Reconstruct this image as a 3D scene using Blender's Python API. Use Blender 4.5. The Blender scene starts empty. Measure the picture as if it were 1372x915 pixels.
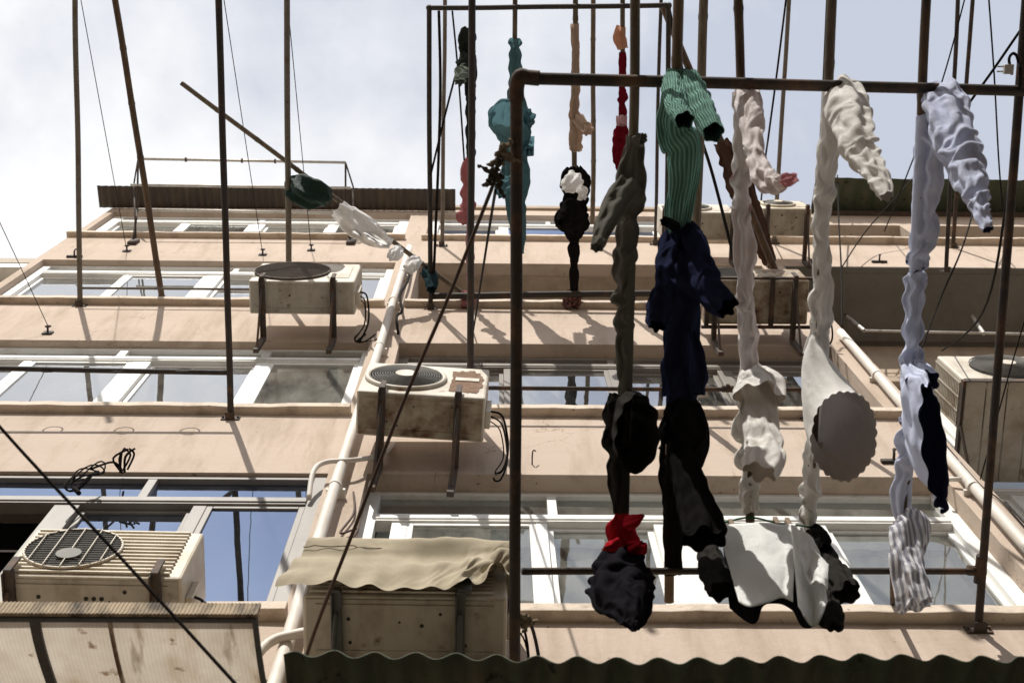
import bpy, bmesh, math, random
import numpy as np
from mathutils import Vector, Matrix, noise
R = math.radians
random.seed(7)
scene = bpy.context.scene
COL = scene.collection

# ------------------------------------------------------------------ camera
CAM = Vector((0.0, -2.7, 1.6))
FPX = 1905.0                                   # focal length in photo pixels (50 mm on 36 mm, 1372 px wide)
Xc = Vector((0.99986, 0.0080, 0.01477))        # facade's along / out / up axes in camera (right, down, forward)
Zc = Vector((-24.0, -517.0, 1905.0)).normalized()
Xc = (Xc - Zc * Xc.dot(Zc)).normalized()
Yc = Zc.cross(Xc)
FWD = Vector((Xc.z, Yc.z, Zc.z))
def ray(px, py):
    d = Vector((px - 686.0, py - 457.5, FPX))
    return Vector((d.dot(Xc), d.dot(Yc), d.dot(Zc)))
def W(px, py, y=0.0):                          # point on the vertical plane at depth y
    r = ray(px, py); return CAM + r * ((y - CAM.y) / r.y)
def H(px, py, z):                              # point on the horizontal plane at height z
    r = ray(px, py); return CAM + r * ((z - CAM.z) / r.z)
def mpx(p):                                    # metres per photo pixel at p
    return (Vector(p) - CAM).dot(FWD) / FPX

cd = bpy.data.cameras.new('camera'); cam = bpy.data.objects.new('camera', cd); COL.objects.link(cam)
M = Matrix(((Xc.x, -Xc.y, -Xc.z), (Yc.x, -Yc.y, -Yc.z), (Zc.x, -Zc.y, -Zc.z))).to_4x4()
M.translation = CAM
cam.matrix_world = M
cd.sensor_width = 36.0; cd.lens = FPX / 1372.0 * 36.0
cd.clip_end = 3000; cd.clip_start = 0.05
cd.dof.use_dof = True; cd.dof.focus_distance = 8.0; cd.dof.aperture_fstop = 5.6
scene.camera = cam

# ------------------------------------------------------------------ materials
def new_mat(name):
    m = bpy.data.materials.new(name); m.use_nodes = True
    nt = m.node_tree; nt.nodes.clear()
    return m, nt
def nd(nt, t, **kw):
    n = nt.nodes.new(t)
    for k, v in kw.items():
        if k.startswith('i_'):
            key = k[2:]
            key = int(key) if key.isdigit() else key.replace('_', ' ')
            n.inputs[key].default_value = v
        else: setattr(n, k, v)
    return n
def c4(c): return (c[0], c[1], c[2], 1.0)
def ramp(nt, src, stops):
    r = nd(nt, 'ShaderNodeValToRGB'); el = r.color_ramp.elements
    el[0].position, el[0].color = stops[0][0], c4(stops[0][1])
    el[1].position, el[1].color = stops[-1][0], c4(stops[-1][1])
    for p, c in stops[1:-1]:
        e = el.new(p); e.color = c4(c)
    nt.links.new(src, r.inputs[0]); return r.outputs[0]
def mixc(nt, fac, a, b, mode='MIX'):
    m = nd(nt, 'ShaderNodeMix', data_type='RGBA', blend_type=mode)
    for i, v in ((0, fac), (6, a), (7, b)):
        if hasattr(v, 'is_linked') or hasattr(v, 'links'): nt.links.new(v, m.inputs[i])
        elif i == 0: m.inputs[0].default_value = v
        else: m.inputs[i].default_value = c4(v)
    return m.outputs[2]
def coords(nt, scale=(1, 1, 1), kind='Object'):
    tc = nd(nt, 'ShaderNodeTexCoord'); mp = nd(nt, 'ShaderNodeMapping')
    mp.inputs['Scale'].default_value = scale
    nt.links.new(tc.outputs[kind], mp.inputs[0]); return mp.outputs[0]
def noi(nt, vec, scale, detail=4, rough=.55):
    n = nd(nt, 'ShaderNodeTexNoise'); n.inputs['Scale'].default_value = scale
    n.inputs['Detail'].default_value = detail; n.inputs['Roughness'].default_value = rough
    nt.links.new(vec, n.inputs['Vector']); return n.outputs[0]
def finish(nt, col, rough=.8, bump=None, bstr=.3, bdist=.01, metal=0.0, spec=.4):
    p = nd(nt, 'ShaderNodeBsdfPrincipled')
    if hasattr(col, 'links'): nt.links.new(col, p.inputs['Base Color'])
    else: p.inputs['Base Color'].default_value = c4(col)
    if hasattr(rough, 'links'): nt.links.new(rough, p.inputs['Roughness'])
    else: p.inputs['Roughness'].default_value = rough
    p.inputs['Metallic'].default_value = metal
    p.inputs['Specular IOR Level'].default_value = spec
    if bump is not None:
        b = nd(nt, 'ShaderNodeBump'); b.inputs['Strength'].default_value = bstr; b.inputs['Distance'].default_value = bdist
        nt.links.new(bump, b.inputs['Height']); nt.links.new(b.outputs[0], p.inputs['Normal'])
    o = nd(nt, 'ShaderNodeOutputMaterial'); nt.links.new(p.outputs[0], o.inputs[0]); return p

def grime(name, base, dirt, amount=(.45, .75), scale=3.0, stretch=(1, 1, .25), rough=.8, bstr=.25, bscale=60, bdist=.004,
          spots=None, spotcol=None, metal=0.0, spec=.35, fine=.10):
    """base colour with dirt in streaks, small spots and a fine uneven surface"""
    m, nt = new_mat(name)
    v = coords(nt); vs = coords(nt, stretch)
    n1 = noi(nt, vs, scale, 6, .62)
    f = ramp(nt, n1, [(amount[0], (0, 0, 0)), (amount[1], (1, 1, 1))])
    col = mixc(nt, f, base, dirt)
    n2 = noi(nt, v, bscale * .35, 5, .6)
    col = mixc(nt, fine, col, ramp(nt, n2, [(.3, (.25, .22, .2)), (.7, (1, 1, 1))]), 'MULTIPLY')
    if spots:
        n3 = noi(nt, v, spots[0], 4, .6)
        fs = ramp(nt, n3, [(spots[1], (0, 0, 0)), (spots[2], (1, 1, 1))])
        col = mixc(nt, fs, col, spotcol)
    nb = noi(nt, v, bscale, 4, .6)
    finish(nt, col, rough, nb, bstr, bdist, metal, spec)
    return m

MAT = {}
def wall_material():
    m, nt = new_mat('peach_render')
    v = coords(nt); vs = coords(nt, (1, 1, .16)); vh = coords(nt, (.35, 1, 2.0))
    base = mixc(nt, ramp(nt, noi(nt, vh, 1.1, 5, .6), [(.35, (0, 0, 0)), (.7, (1, 1, 1))]), (.53, .430, .352), (.475, .383, .308))
    streak = ramp(nt, noi(nt, vs, 5.0, 7, .68), [(.48, (0, 0, 0)), (.78, (1, 1, 1))])
    col = mixc(nt, streak, base, (.34, .26, .19))
    patch = ramp(nt, noi(nt, v, 1.7, 8, .7), [(.60, (0, 0, 0)), (.74, (1, 1, 1))])
    col = mixc(nt, patch, col, (.41, .325, .25))
    spot = ramp(nt, noi(nt, v, 26, 3, .5), [(.715, (0, 0, 0)), (.75, (1, 1, 1))])
    col = mixc(nt, spot, col, (.20, .145, .10))
    run = ramp(nt, noi(nt, coords(nt, (1, 1, .09)), 11, 4, .6), [(.60, (0, 0, 0)), (.72, (1, 1, 1))])
    rgate = ramp(nt, noi(nt, v, 1.3, 4, .6), [(.50, (0, 0, 0)), (.62, (1, 1, 1))])
    col = mixc(nt, mixc(nt, 1.0, mixc(nt, 1.0, run, rgate, 'MULTIPLY'), (.6, .6, .6), 'MULTIPLY'), col, (.30, .21, .145))
    crack = nd(nt, 'ShaderNodeTexVoronoi', feature='DISTANCE_TO_EDGE'); crack.inputs['Scale'].default_value = 1.6
    wob = nd(nt, 'ShaderNodeVectorMath', operation='MULTIPLY_ADD'); nn = nd(nt, 'ShaderNodeTexNoise'); nn.inputs['Scale'].default_value = 3.5; nn.inputs['Detail'].default_value = 6
    nt.links.new(v, nn.inputs['Vector']); nt.links.new(nn.outputs[1], wob.inputs[0]); wob.inputs[1].default_value = (.5, .5, .5); nt.links.new(v, wob.inputs[2])
    nt.links.new(wob.outputs[0], crack.inputs['Vector'])
    line = ramp(nt, crack.outputs['Distance'], [(.0, (1, 1, 1)), (.006, (0, 0, 0))])
    gate = ramp(nt, noi(nt, v, .9, 3, .5), [(.55, (0, 0, 0)), (.62, (1, 1, 1))])
    lf = mixc(nt, 1.0, line, gate, 'MULTIPLY')
    col = mixc(nt, lf, col, (.28, .21, .15))
    b = mixc(nt, .35, noi(nt, v, 24, 6, .65), noi(nt, v, 160, 3, .6))
    finish(nt, col, .92, b, .55, .012, 0, .2)
    return m
MAT['wall'] = wall_material()
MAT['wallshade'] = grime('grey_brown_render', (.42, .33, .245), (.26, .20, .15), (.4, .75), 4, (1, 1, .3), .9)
MAT['sill'] = grime('sill_paint', (.62, .52, .42), (.30, .235, .175), (.50, .76), 6, (1, 1, 1), .85, .5, 50, .006, (30, .66, .72), (.18, .14, .11))
MAT['white'] = grime('white_frame_paint', (.80, .79, .75), (.55, .52, .46), (.5, .85), 6, (1, 1, .3), .45, .08, 80, .002, fine=.05)
MAT['alu'] = grime('brown_aluminium', (.24, .215, .185), (.16, .14, .12), (.4, .8), 6, (1, 1, .3), .45, .08, 80, .002)
MAT['grime_alu'] = grime('grey_aluminium', (.60, .58, .54), (.38, .35, .31), (.4, .8), 6, (1, 1, .3), .4, .08, 80, .002)
MAT['rust'] = grime('rusty_iron', (.042, .032, .026), (.125, .066, .036), (.48, .70), 8, (1, 1, 1), .8, .6, 90, .004)
MAT['iron'] = grime('dark_iron', (.040, .032, .028), (.12, .062, .034), (.55, .78), 12, (1, 1, 1), .7, .5, 90, .004)
MAT['greyiron'] = grime('weathered_grey_iron', (.15, .13, .105), (.10, .06, .035), (.5, .75), 10, (1, 1, 1), .7, .4, 90, .004)
MAT['galv'] = grime('galvanised_tube', (.55, .53, .49), (.30, .25, .20), (.5, .8), 10, (1, 1, 1), .5, .2, 90, .002, metal=.3)
MAT['rubber'] = grime('black_cable', (.016, .014, .013), (.04, .03, .024), (.5, .8), 20, (1, 1, 1), .85, spec=.05)
MAT['browncable'] = grime('brown_cable', (.075, .042, .028), (.05, .03, .02), (.5, .8), 20, (1, 1, 1), .7)
MAT['acwhite'] = grime('aged_white_casing', (.62, .57, .48), (.36, .285, .20), (.46, .74), 5, (1, 1, .6), .55, .1, 60, .003, (7, .62, .74), (.24, .13, .07))
MAT['accream'] = grime('cream_casing', (.66, .59, .47), (.42, .33, .22), (.44, .76), 5, (1, 1, .6), .5, .1, 60, .003, (16, .70, .76), (.25, .15, .09))
MAT['acunder'] = grime('stained_underside', (.46, .42, .35), (.22, .17, .12), (.46, .72), 6, (1, .5, 1), .75, .2, 60, .003, (8, .62, .74), (.12, .075, .045))
MAT['acrust'] = grime('rusty_casing', (.42, .36, .27), (.16, .085, .045), (.42, .65), 6, (1, 1, 1), .8, .3, 60, .003, (7, .56, .70), (.09, .052, .03))
MAT['grille'] = grime('dark_grille', (.10, .09, .075), (.17, .14, .11), (.5, .8), 30, (1, 1, 1), .6)
MAT['fanvoid'] = grime('fan_hollow', (.022, .02, .018), (.05, .045, .04), (.5, .8), 10, (1, 1, 1), .7)
MAT['rustpatch'] = grime('rust_patch', (.17, .095, .055), (.26, .17, .11), (.45, .7), 25, (1, 1, 1), .9, .6, 120, .004)
MAT['bracket'] = grime('rusty_bracket', (.075, .06, .05), (.16, .08, .04), (.5, .75), 14, (1, 1, 1), .8, .5, 80, .003)
MAT['greybracket'] = grime('grey_green_bracket', (.10, .105, .10), (.07, .06, .05), (.5, .8), 14, (1, 1, 1), .7)
MAT['pipe'] = grime('painted_drainpipe', (.70, .65, .58), (.44, .36, .28), (.48, .82), 4, (1, 1, .3), .55, .12, 60, .003, (20, .68, .75), (.30, .22, .15))
MAT['bamboo'] = None
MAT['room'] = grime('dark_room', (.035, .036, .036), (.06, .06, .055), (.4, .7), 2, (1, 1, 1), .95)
MAT['curtain'] = grime('grey_curtain', (.40, .41, .36), (.28, .285, .25), (.4, .75), 8, (1, 1, .3), .95)
MAT['sheer'] = grime('pale_curtain', (.74, .76, .70), (.55, .57, .52), (.4, .75), 8, (1, 1, .3), .95)
MAT['darksheet'] = grime('dark_roof_sheet', (.075, .062, .052), (.13, .095, .065), (.45, .75), 6, (3, .4, 1), .8, .2, 40, .004)
MAT['greensheet'] = grime('mossy_green_sheet', (.065, .082, .052), (.11, .10, .066), (.45, .72), 5, (2, .5, 1), .85, .4, 40, .006, (15, .62, .70), (.02, .024, .014))
MAT['soffit'] = grime('dark_soffit', (.20, .195, .175), (.15, .14, .12), (.4, .75), 3, (1, 1, 1), .9)
MAT['ground'] = grime('alley_concrete', (.19, .18, .165), (.14, .13, .12), (.4, .7), .8, (1, 1, 1), .95, .4, 30, .006)
MAT['canvas'] = grime('khaki_canvas', (.385, .33, .235), (.27, .225, .155), (.42, .75), 4, (1, 1, 1), .9, .3, 260, .003)
MAT['neigh'] = grime('neighbour_render', (.48, .42, .35), (.35, .30, .24), (.4, .7), 2, (1, 1, .3), .9)

def bamboo_mat(name, a, b):
    m, nt = new_mat(name)
    v = coords(nt, (1, 1, 1), 'Generated'); o = coords(nt)
    n1 = noi(nt, coords(nt, (6, 1.2, 6)), 6, 5, .6)
    col = mixc(nt, ramp(nt, n1, [(.35, (0, 0, 0)), (.7, (1, 1, 1))]), a, b)
    finish(nt, col, .6, noi(nt, o, 60, 3), .3, .003, 0, .3); return m
MAT['bamboo'] = bamboo_mat('grey_bamboo', (.16, .125, .085), (.08, .06, .04))
MAT['bambood'] = bamboo_mat('dark_bamboo', (.12, .075, .042), (.05, .033, .022))
MAT['bambool'] = bamboo_mat('tan_bamboo', (.20, .13, .075), (.11, .072, .045))

def awning_mat():
    m, nt = new_mat('stained_cream_sheet')
    v = coords(nt)
    col = mixc(nt, ramp(nt, noi(nt, coords(nt, (1, .45, .45)), 2.4, 6, .65), [(.40, (0, 0, 0)), (.75, (1, 1, 1))]), (.62, .56, .47), (.40, .335, .26))
    rs = ramp(nt, noi(nt, coords(nt, (1.0, .30, .30)), 3.6, 6, .62), [(.52, (0, 0, 0)), (.68, (1, 1, 1))])
    col = mixc(nt, rs, col, (.38, .27, .17))
    dk = ramp(nt, noi(nt, coords(nt, (1.0, .16, .16), 'Object'), 7.5, 6, .62), [(.63, (0, 0, 0)), (.70, (1, 1, 1))])
    col = mixc(nt, dk, col, (.16, .115, .07))
    sp = ramp(nt, noi(nt, v, 13, 3, .5), [(.68, (0, 0, 0)), (.72, (1, 1, 1))])
    col = mixc(nt, sp, col, (.20, .13, .08))
    w = nd(nt, 'ShaderNodeTexWave', wave_type='BANDS', bands_direction='X'); w.inputs['Scale'].default_value = 26
    nt.links.new(v, w.inputs['Vector'])
    col = mixc(nt, .16, col, ramp(nt, w.outputs[0], [(.2, (.5, .45, .4)), (.8, (1, 1, 1))]), 'MULTIPLY')
    blot = ramp(nt, noi(nt, v, 5, 7, .7), [(.45, (0, 0, 0)), (.75, (1, 1, 1))])
    col = mixc(nt, blot, col, mixc(nt, .5, col, (.33, .25, .17)))
    d = nd(nt, 'ShaderNodeBsdfPrincipled'); nt.links.new(col, d.inputs['Base Color']); d.inputs['Roughness'].default_value = .6
    t = nd(nt, 'ShaderNodeBsdfTranslucent'); nt.links.new(col, t.inputs[0])
    mx = nd(nt, 'ShaderNodeMixShader'); mx.inputs[0].default_value = .42
    nt.links.new(d.outputs[0], mx.inputs[1]); nt.links.new(t.outputs[0], mx.inputs[2])
    o = nd(nt, 'ShaderNodeOutputMaterial'); nt.links.new(mx.outputs[0], o.inputs[0]); return m
MAT['awning'] = awning_mat()
MAT['lip'] = grime('mouldy_lip', (.36, .28, .185), (.07, .05, .032), (.40, .56), 9, (1, 1, .35), .8, .3, 60, .003)

def glass_mat(name, ior, tint, gl, wav=.02, dust=.06, coat=0.0):
    m, nt = new_mat(name)
    fr = nd(nt, 'ShaderNodeFresnel'); fr.inputs['IOR'].default_value = ior
    bn = nd(nt, 'ShaderNodeBump'); bn.inputs['Strength'].default_value = wav; bn.inputs['Distance'].default_value = .05
    nt.links.new(noi(nt, coords(nt), 2.2, 2, .5), bn.inputs['Height'])
    g = nd(nt, 'ShaderNodeBsdfGlossy'); g.inputs['Color'].default_value = c4(gl); g.inputs['Roughness'].default_value = .015
    nt.links.new(bn.outputs[0], g.inputs['Normal'])
    t = nd(nt, 'ShaderNodeBsdfTransparent'); t.inputs[0].default_value = c4(tint)
    mx = nd(nt, 'ShaderNodeMixShader'); ma = nd(nt, 'ShaderNodeMath', operation='MULTIPLY_ADD', use_clamp=True); ma.inputs[1].default_value = 1 - coat; ma.inputs[2].default_value = coat
    nt.links.new(fr.outputs[0], ma.inputs[0]); nt.links.new(ma.outputs[0], mx.inputs[0])
    nt.links.new(t.outputs[0], mx.inputs[1]); nt.links.new(g.outputs[0], mx.inputs[2])
    d = nd(nt, 'ShaderNodeBsdfDiffuse'); d.inputs[0].default_value = (.6, .58, .52, 1)
    df = ramp(nt, noi(nt, coords(nt, (1, 1, .4)), 5, 6, .65), [(.35, (.15, .15, .15)), (.8, (1, 1, 1))])
    ml = nd(nt, 'ShaderNodeMath', operation='MULTIPLY'); ml.inputs[1].default_value = dust; nt.links.new(df, ml.inputs[0])
    m2 = nd(nt, 'ShaderNodeMixShader'); nt.links.new(ml.outputs[0], m2.inputs[0])
    nt.links.new(mx.outputs[0], m2.inputs[1]); nt.links.new(d.outputs[0], m2.inputs[2])
    o = nd(nt, 'ShaderNodeOutputMaterial'); nt.links.new(m2.outputs[0], o.inputs[0]); return m
MAT['glass'] = glass_mat('window_glass', 1.6, (.8, .84, .82), (.92, .95, 1.0), dust=.18, coat=.50)
MAT['glassblue'] = glass_mat('blue_tinted_glass', 2.0, (.3, .34, .4), (.36, .45, .66), .015, .03, coat=.80)
MAT['glassclear'] = glass_mat('clear_dusty_glass', 1.55, (.88, .9, .87), (.92, .96, .98), .03, .30, coat=.16)

def cloth_mat(name, col, trans=.25, weave=900, stripes=None, lining_shade=None, fold=.0, mott=.08, shine=None):
    m, nt = new_mat(name)
    v = coords(nt)
    n1 = noi(nt, v, 14, 5, .6)
    c = mixc(nt, mott, col, ramp(nt, n1, [(.3, (.45, .45, .45)), (.7, (1, 1, 1))]), 'MULTIPLY')
    if stripes:
        w = nd(nt, 'ShaderNodeTexWave', wave_type='BANDS', bands_direction=stripes[2]); w.inputs['Scale'].default_value = stripes[0]
        w.inputs['Distortion'].default_value = stripes[3] if len(stripes) > 3 else 1.2
        nt.links.new(v, w.inputs['Vector'])
        c = mixc(nt, ramp(nt, w.outputs[0], [(.45, (0, 0, 0)), (.6, (1, 1, 1))]), c, stripes[1])
    if lining_shade:
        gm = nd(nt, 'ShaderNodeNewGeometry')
        c = mixc(nt, gm.outputs['Backfacing'], c, lining_shade)  # back-face colour: holds real linings and painted shade inside open garments
    bmp = mixc(nt, .25, noi(nt, v, 38, 5, .65), noi(nt, v, weave, 2, .5))
    if not shine:
        p = nd(nt, 'ShaderNodeBsdfDiffuse'); nt.links.new(c, p.inputs[0]); p.inputs['Roughness'].default_value = .15
    else:
        p = nd(nt, 'ShaderNodeBsdfPrincipled'); nt.links.new(c, p.inputs['Base Color']); p.inputs['Roughness'].default_value = shine
        p.inputs['Specular IOR Level'].default_value = .12
    # p.inputs['Specular IOR Level'].default_value = (.16 if col[0] < .015 else .3) if shine else (.02 if max(col) < .1 else .1)
    b = nd(nt, 'ShaderNodeBump'); b.inputs['Strength'].default_value = .75; b.inputs['Distance'].default_value = .014
    nt.links.new(bmp, b.inputs['Height']); nt.links.new(b.outputs[0], p.inputs['Normal'])
    t = nd(nt, 'ShaderNodeBsdfTranslucent'); nt.links.new(c, t.inputs[0])
    mx = nd(nt, 'ShaderNodeMixShader'); mx.inputs[0].default_value = trans
    nt.links.new(p.outputs[0], mx.inputs[1]); nt.links.new(t.outputs[0], mx.inputs[2])
    o = nd(nt, 'ShaderNodeOutputMaterial'); nt.links.new(mx.outputs[0], o.inputs[0]); return m
def knit_mat():
    m, nt = new_mat('green_knit')
    v = coords(nt, (1, 1, 1), 'UV')
    w = nd(nt, 'ShaderNodeTexWave', wave_type='BANDS', bands_direction='X'); w.inputs['Scale'].default_value = 1.35; w.inputs['Distortion'].default_value = .5
    nt.links.new(v, w.inputs['Vector'])
    c = mixc(nt, w.outputs[0], (.10, .24, .19), (.28, .54, .44))
    finish(nt, c, .95, w.outputs[0], .9, .012, 0, .1); return m
MAT['knit'] = knit_mat()

# ------------------------------------------------------------------ mesh helpers
class MB:
    def __init__(s): s.v = []; s.f = []; s.uv = None
    def box(s, x0, x1, y0, y1, z0, z1, mtx=None):
        i = len(s.v)
        pts = [(x0, y0, z0), (x1, y0, z0), (x1, y1, z0), (x0, y1, z0), (x0, y0, z1), (x1, y0, z1), (x1, y1, z1), (x0, y1, z1)]
        for p in pts:
            p = Vector(p); s.v.append(mtx @ p if mtx else p)
        for q in ((0, 3, 2, 1), (4, 5, 6, 7), (0, 1, 5, 4), (1, 2, 6, 5), (2, 3, 7, 6), (3, 0, 4, 7)): s.f.append([i + k for k in q])
        return s
    def tube(s, pts, r, seg=10, cap=True):
        pts = [Vector(p) for p in pts]; n = len(pts); base = len(s.v); up = None
        for k, p in enumerate(pts):
            t = (pts[min(k + 1, n - 1)] - pts[max(k - 1, 0)]).normalized()
            if up is None:
                up = Vector((0, 0, 1)) if abs(t.z) < .9 else Vector((1, 0, 0))
            a = t.cross(up).normalized(); b = a.cross(t).normalized(); up = b
            rr = r[k] if isinstance(r, (list, tuple)) else r
            for j in range(seg):
                q = 2 * math.pi * j / seg
                s.v.append(p + a * math.cos(q) * rr + b * math.sin(q) * rr)
        for k in range(n - 1):
            for j in range(seg):
                a0 = base + k * seg + j; a1 = base + k * seg + (j + 1) % seg
                s.f.append([a0, a1, a1 + seg, a0 + seg])
        if cap:
            s.f.append([base + j for j in range(seg)][::-1]); s.f.append([base + (n - 1) * seg + j for j in range(seg)])
        return s
    def disc(s, c, r, axis, seg=32, th=.004):
        c = Vector(c); ax = Vector(axis).normalized()
        return s.tube([c, c + ax * th], r, seg)
    def ring(s, c, R0, r, ax_a, ax_b, seg=40, rs=6):
        c = Vector(c); a = Vector(ax_a); b = Vector(ax_b); nrm = a.cross(b); base = len(s.v)
        for k in range(seg):
            q = 2 * math.pi * k / seg; d = a * math.cos(q) + b * math.sin(q)
            for j in range(rs):
                w = 2 * math.pi * j / rs
                s.v.append(c + d * (R0 + r * math.cos(w)) + nrm * r * math.sin(w))
        for k in range(seg):
            for j in range(rs):
                k2 = (k + 1) % seg; j2 = (j + 1) % rs
                s.f.append([base + k * rs + j, base + k2 * rs + j, base + k2 * rs + j2, base + k * rs + j2])
        return s
    def grid(s, pts, nu, nv):
        base = len(s.v); s.v += [Vector(p) for p in pts]
        for u in range(nu - 1):
            for v in range(nv - 1):
                s.f.append([base + u * nv + v, base + u * nv + v + 1, base + (u + 1) * nv + v + 1, base + (u + 1) * nv + v])
        return s
    def build(s, name, mat, parent=None, smooth=False, face=None, recalc=True, bevel=0, solid=0, sub=0, loc=None, uvs=None):
        me = bpy.data.meshes.new(name); off = Vector(loc) if loc is not None else Vector((0, 0, 0))
        me.from_pydata([tuple(p - off) for p in s.v], [], s.f)
        bm = bmesh.new(); bm.from_mesh(me)
        if recalc: bmesh.ops.recalc_face_normals(bm, faces=bm.faces)
        if face is not None:
            bm.normal_update(); bmesh.ops.reverse_faces(bm, faces=[f for f in bm.faces if f.normal.dot(Vector(face)) < 0])
        bm.to_mesh(me); bm.free()
        if uvs:
            ul = me.uv_layers.new(name='uv')
            for lp in me.loops: ul.data[lp.index].uv = uvs[lp.vertex_index]
        if smooth:
            for p in me.polygons: p.use_smooth = True
        me.materials.append(MAT[mat] if isinstance(mat, str) else mat)
        o = bpy.data.objects.new(name, me); COL.objects.link(o); o.location = off
        if parent: o.parent = parent
        if bevel:
            b = o.modifiers.new('b', 'BEVEL'); b.width = bevel; b.segments = 2; b.limit_method = 'ANGLE'
        if solid:
            q = o.modifiers.new('s', 'SOLIDIFY'); q.thickness = solid; q.offset = 0
        if sub:
            q = o.modifiers.new('u', 'SUBSURF'); q.levels = sub; q.render_levels = sub
        return o
def tag(o, label, cat, group=None, kind=None):
    if label: o['label'] = label
    if cat: o['category'] = cat
    if group: o['group'] = group
    if kind: o['kind'] = kind
    return o
def empty(name, loc, label, cat, group=None, rot=(0, 0, 0)):
    o = bpy.data.objects.new(name, None); COL.objects.link(o); o.location = loc; o.rotation_euler = rot
    o.empty_display_size = .1
    return tag(o, label, cat, group)
def crom(pts, n):
    """smooth curve through points (tuples of numbers), n samples per span"""
    out = []; m = len(pts)
    for i in range(m - 1):
        p0 = pts[max(i - 1, 0)]; p1 = pts[i]; p2 = pts[i + 1]; p3 = pts[min(i + 2, m - 1)]
        for k in range(n):
            t = k / n
            out.append(tuple(.5 * ((2 * b) + (-a + c) * t + (2 * a - 5 * b + 4 * c - d) * t * t + (-a + 3 * b - 3 * c + d) * t ** 3)
                             for a, b, c, d in zip(p0, p1, p2, p3)))
    out.append(tuple(pts[-1])); return out
def line(name, label, cat, pts, r, mat='rubber', n=8, group=None, parent=None, seg=6):
    q = crom([tuple(p) for p in pts], n)
    o = MB().tube(q, r, seg).build(name, mat, parent, smooth=True)
    return tag(o, label, cat, group) if label else o
def sag(a, b, s, n=10):
    a = Vector(a); b = Vector(b)
    return [a.lerp(b, k / n) - Vector((0, 0, s * 4 * (k / n) * (1 - k / n))) for k in range(n + 1)]

# ------------------------------------------------------------------ the building
ZS = [7.055, 9.81, 12.56, 15.31]               # sill undersides
ZL = [8.815, 11.49, 14.255, 16.75]             # lintel undersides
ROOF = 17.05
XL, XP0, XP1, XR = -4.13, -.87, -.66, 2.46     # left corner, pier, right bay's right jamb
XE = 2.66                                      # right corner of the right bay
BACK = .75                                     # depth of the recessed bay
bld = empty('apartment_building', (0, 0, 0), 'old peach rendered apartment block with rows of windows and thin ledges', 'building')
m = MB()
T = .30
zprev = 0.0
m.box(XL, XE, 0, T, 0, ZS[0] + .001)
for k in range(4):
    z0 = ZS[k]; z1 = ZL[k]
    m.box(XL, XL + .075, 0, T, z0, z1)
    m.box(XP0, XP1, 0, T, z0, z1)
    m.box(XR, XE, 0, T, z0, z1)
    top = ZS[k + 1] if k < 3 else ROOF
    m.box(XL, XE, 0, T, z1, top)
m.build('facade_wall', 'wall', bld)
# upper wall of the right-hand bay, its slab and the recessed wall beneath
m = MB(); m.box(XE, 9, 0, T, ZL[2], ZS[3]); m.box(XE, 9, 0, T, 16.35, ROOF)
m.box(XE, 2.86, 0, T, ZS[3], 16.35); m.box(4.3, 4.5, 0, T, ZS[3], 16.35); m.box(6.4, 6.6, 0, T, ZS[3], 16.35)
m.build('upper_wall', 'wall', bld)
m = MB(); m.box(XE, 9, T, BACK, ZL[2], ZL[2] + .2); m.build('balcony_soffit', 'soffit', bld)
m = MB(); m.box(XE + .003, 9, .004, T - .01, ZL[2] - .012, ZL[2] - .002); m.box(XE + .003, 9, .06, BACK - .05, ZL[2] - .02, ZL[2] - .013)
m.build('soffit_panel', 'soffit', bld)
m = MB()
m.box(XE, 9, BACK, BACK + .3, 12.75, 14.45); m.box(XE, 9, BACK, BACK + .3, 0, 9.2)
m.box(XE, 2.84, BACK, BACK + .3, 9.2, 12.75); m.box(4.6, 9, BACK, BACK + .3, 9.2, 12.75); m.box(2.84, 4.6, BACK, BACK + .3, 10.9, 11.15)
m.box(XE - .25, XE - .005, T, BACK + .3, 0, ROOF - .3)
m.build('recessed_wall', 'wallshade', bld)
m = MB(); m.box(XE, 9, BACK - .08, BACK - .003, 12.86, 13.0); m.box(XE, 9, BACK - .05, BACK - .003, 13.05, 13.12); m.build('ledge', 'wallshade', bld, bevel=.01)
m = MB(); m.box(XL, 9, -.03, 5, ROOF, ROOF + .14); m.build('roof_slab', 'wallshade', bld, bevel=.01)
m = MB(); m.box(XL - .0, XL + .04, T, 5, 0, ROOF); m.build('side_wall', 'wall', bld)

def sill(x0, x1, z, proj=.055, h=.075, mat='sill'):
    m = MB(); n = max(2, int((x1 - x0) / .12)); rng = random.Random(int(z * 100 + x0 * 10))
    prof = [(0, 0), (-1, 0), (-1, 1), (0, 1)]
    pts = []
    for i in range(n + 1):
        x = x0 + (x1 - x0) * i / n; j1 = rng.uniform(-.004, .004); j2 = rng.uniform(-.005, .005)
        for (a, b) in prof:
            pts.append((x, a * (proj + j1) if a else .055, z + b * (h + j2) + (0 if b else j2 * .4)))
    base = len(m.v); m.v += [Vector(p) for p in pts]
    for i in range(n):
        for k in range(4):
            a = base + i * 4 + k; b = base + i * 4 + (k + 1) % 4
            m.f.append([a, b, b + 4, a + 4])
    m.f.append([base + k for k in range(4)]); m.f.append([base + n * 4 + k for k in range(4)])
    return m.build('sill', mat, bld, bevel=.006)
for k in range(4):
    sill(XL - .02, XP0 + .02, ZS[k]); sill(XP1 - .03, XR + (.1 if k < 3 else .3), ZS[k] + .002)
sill(XR + .31, 9, ZS[3] + .001, .07, .06)

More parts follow.
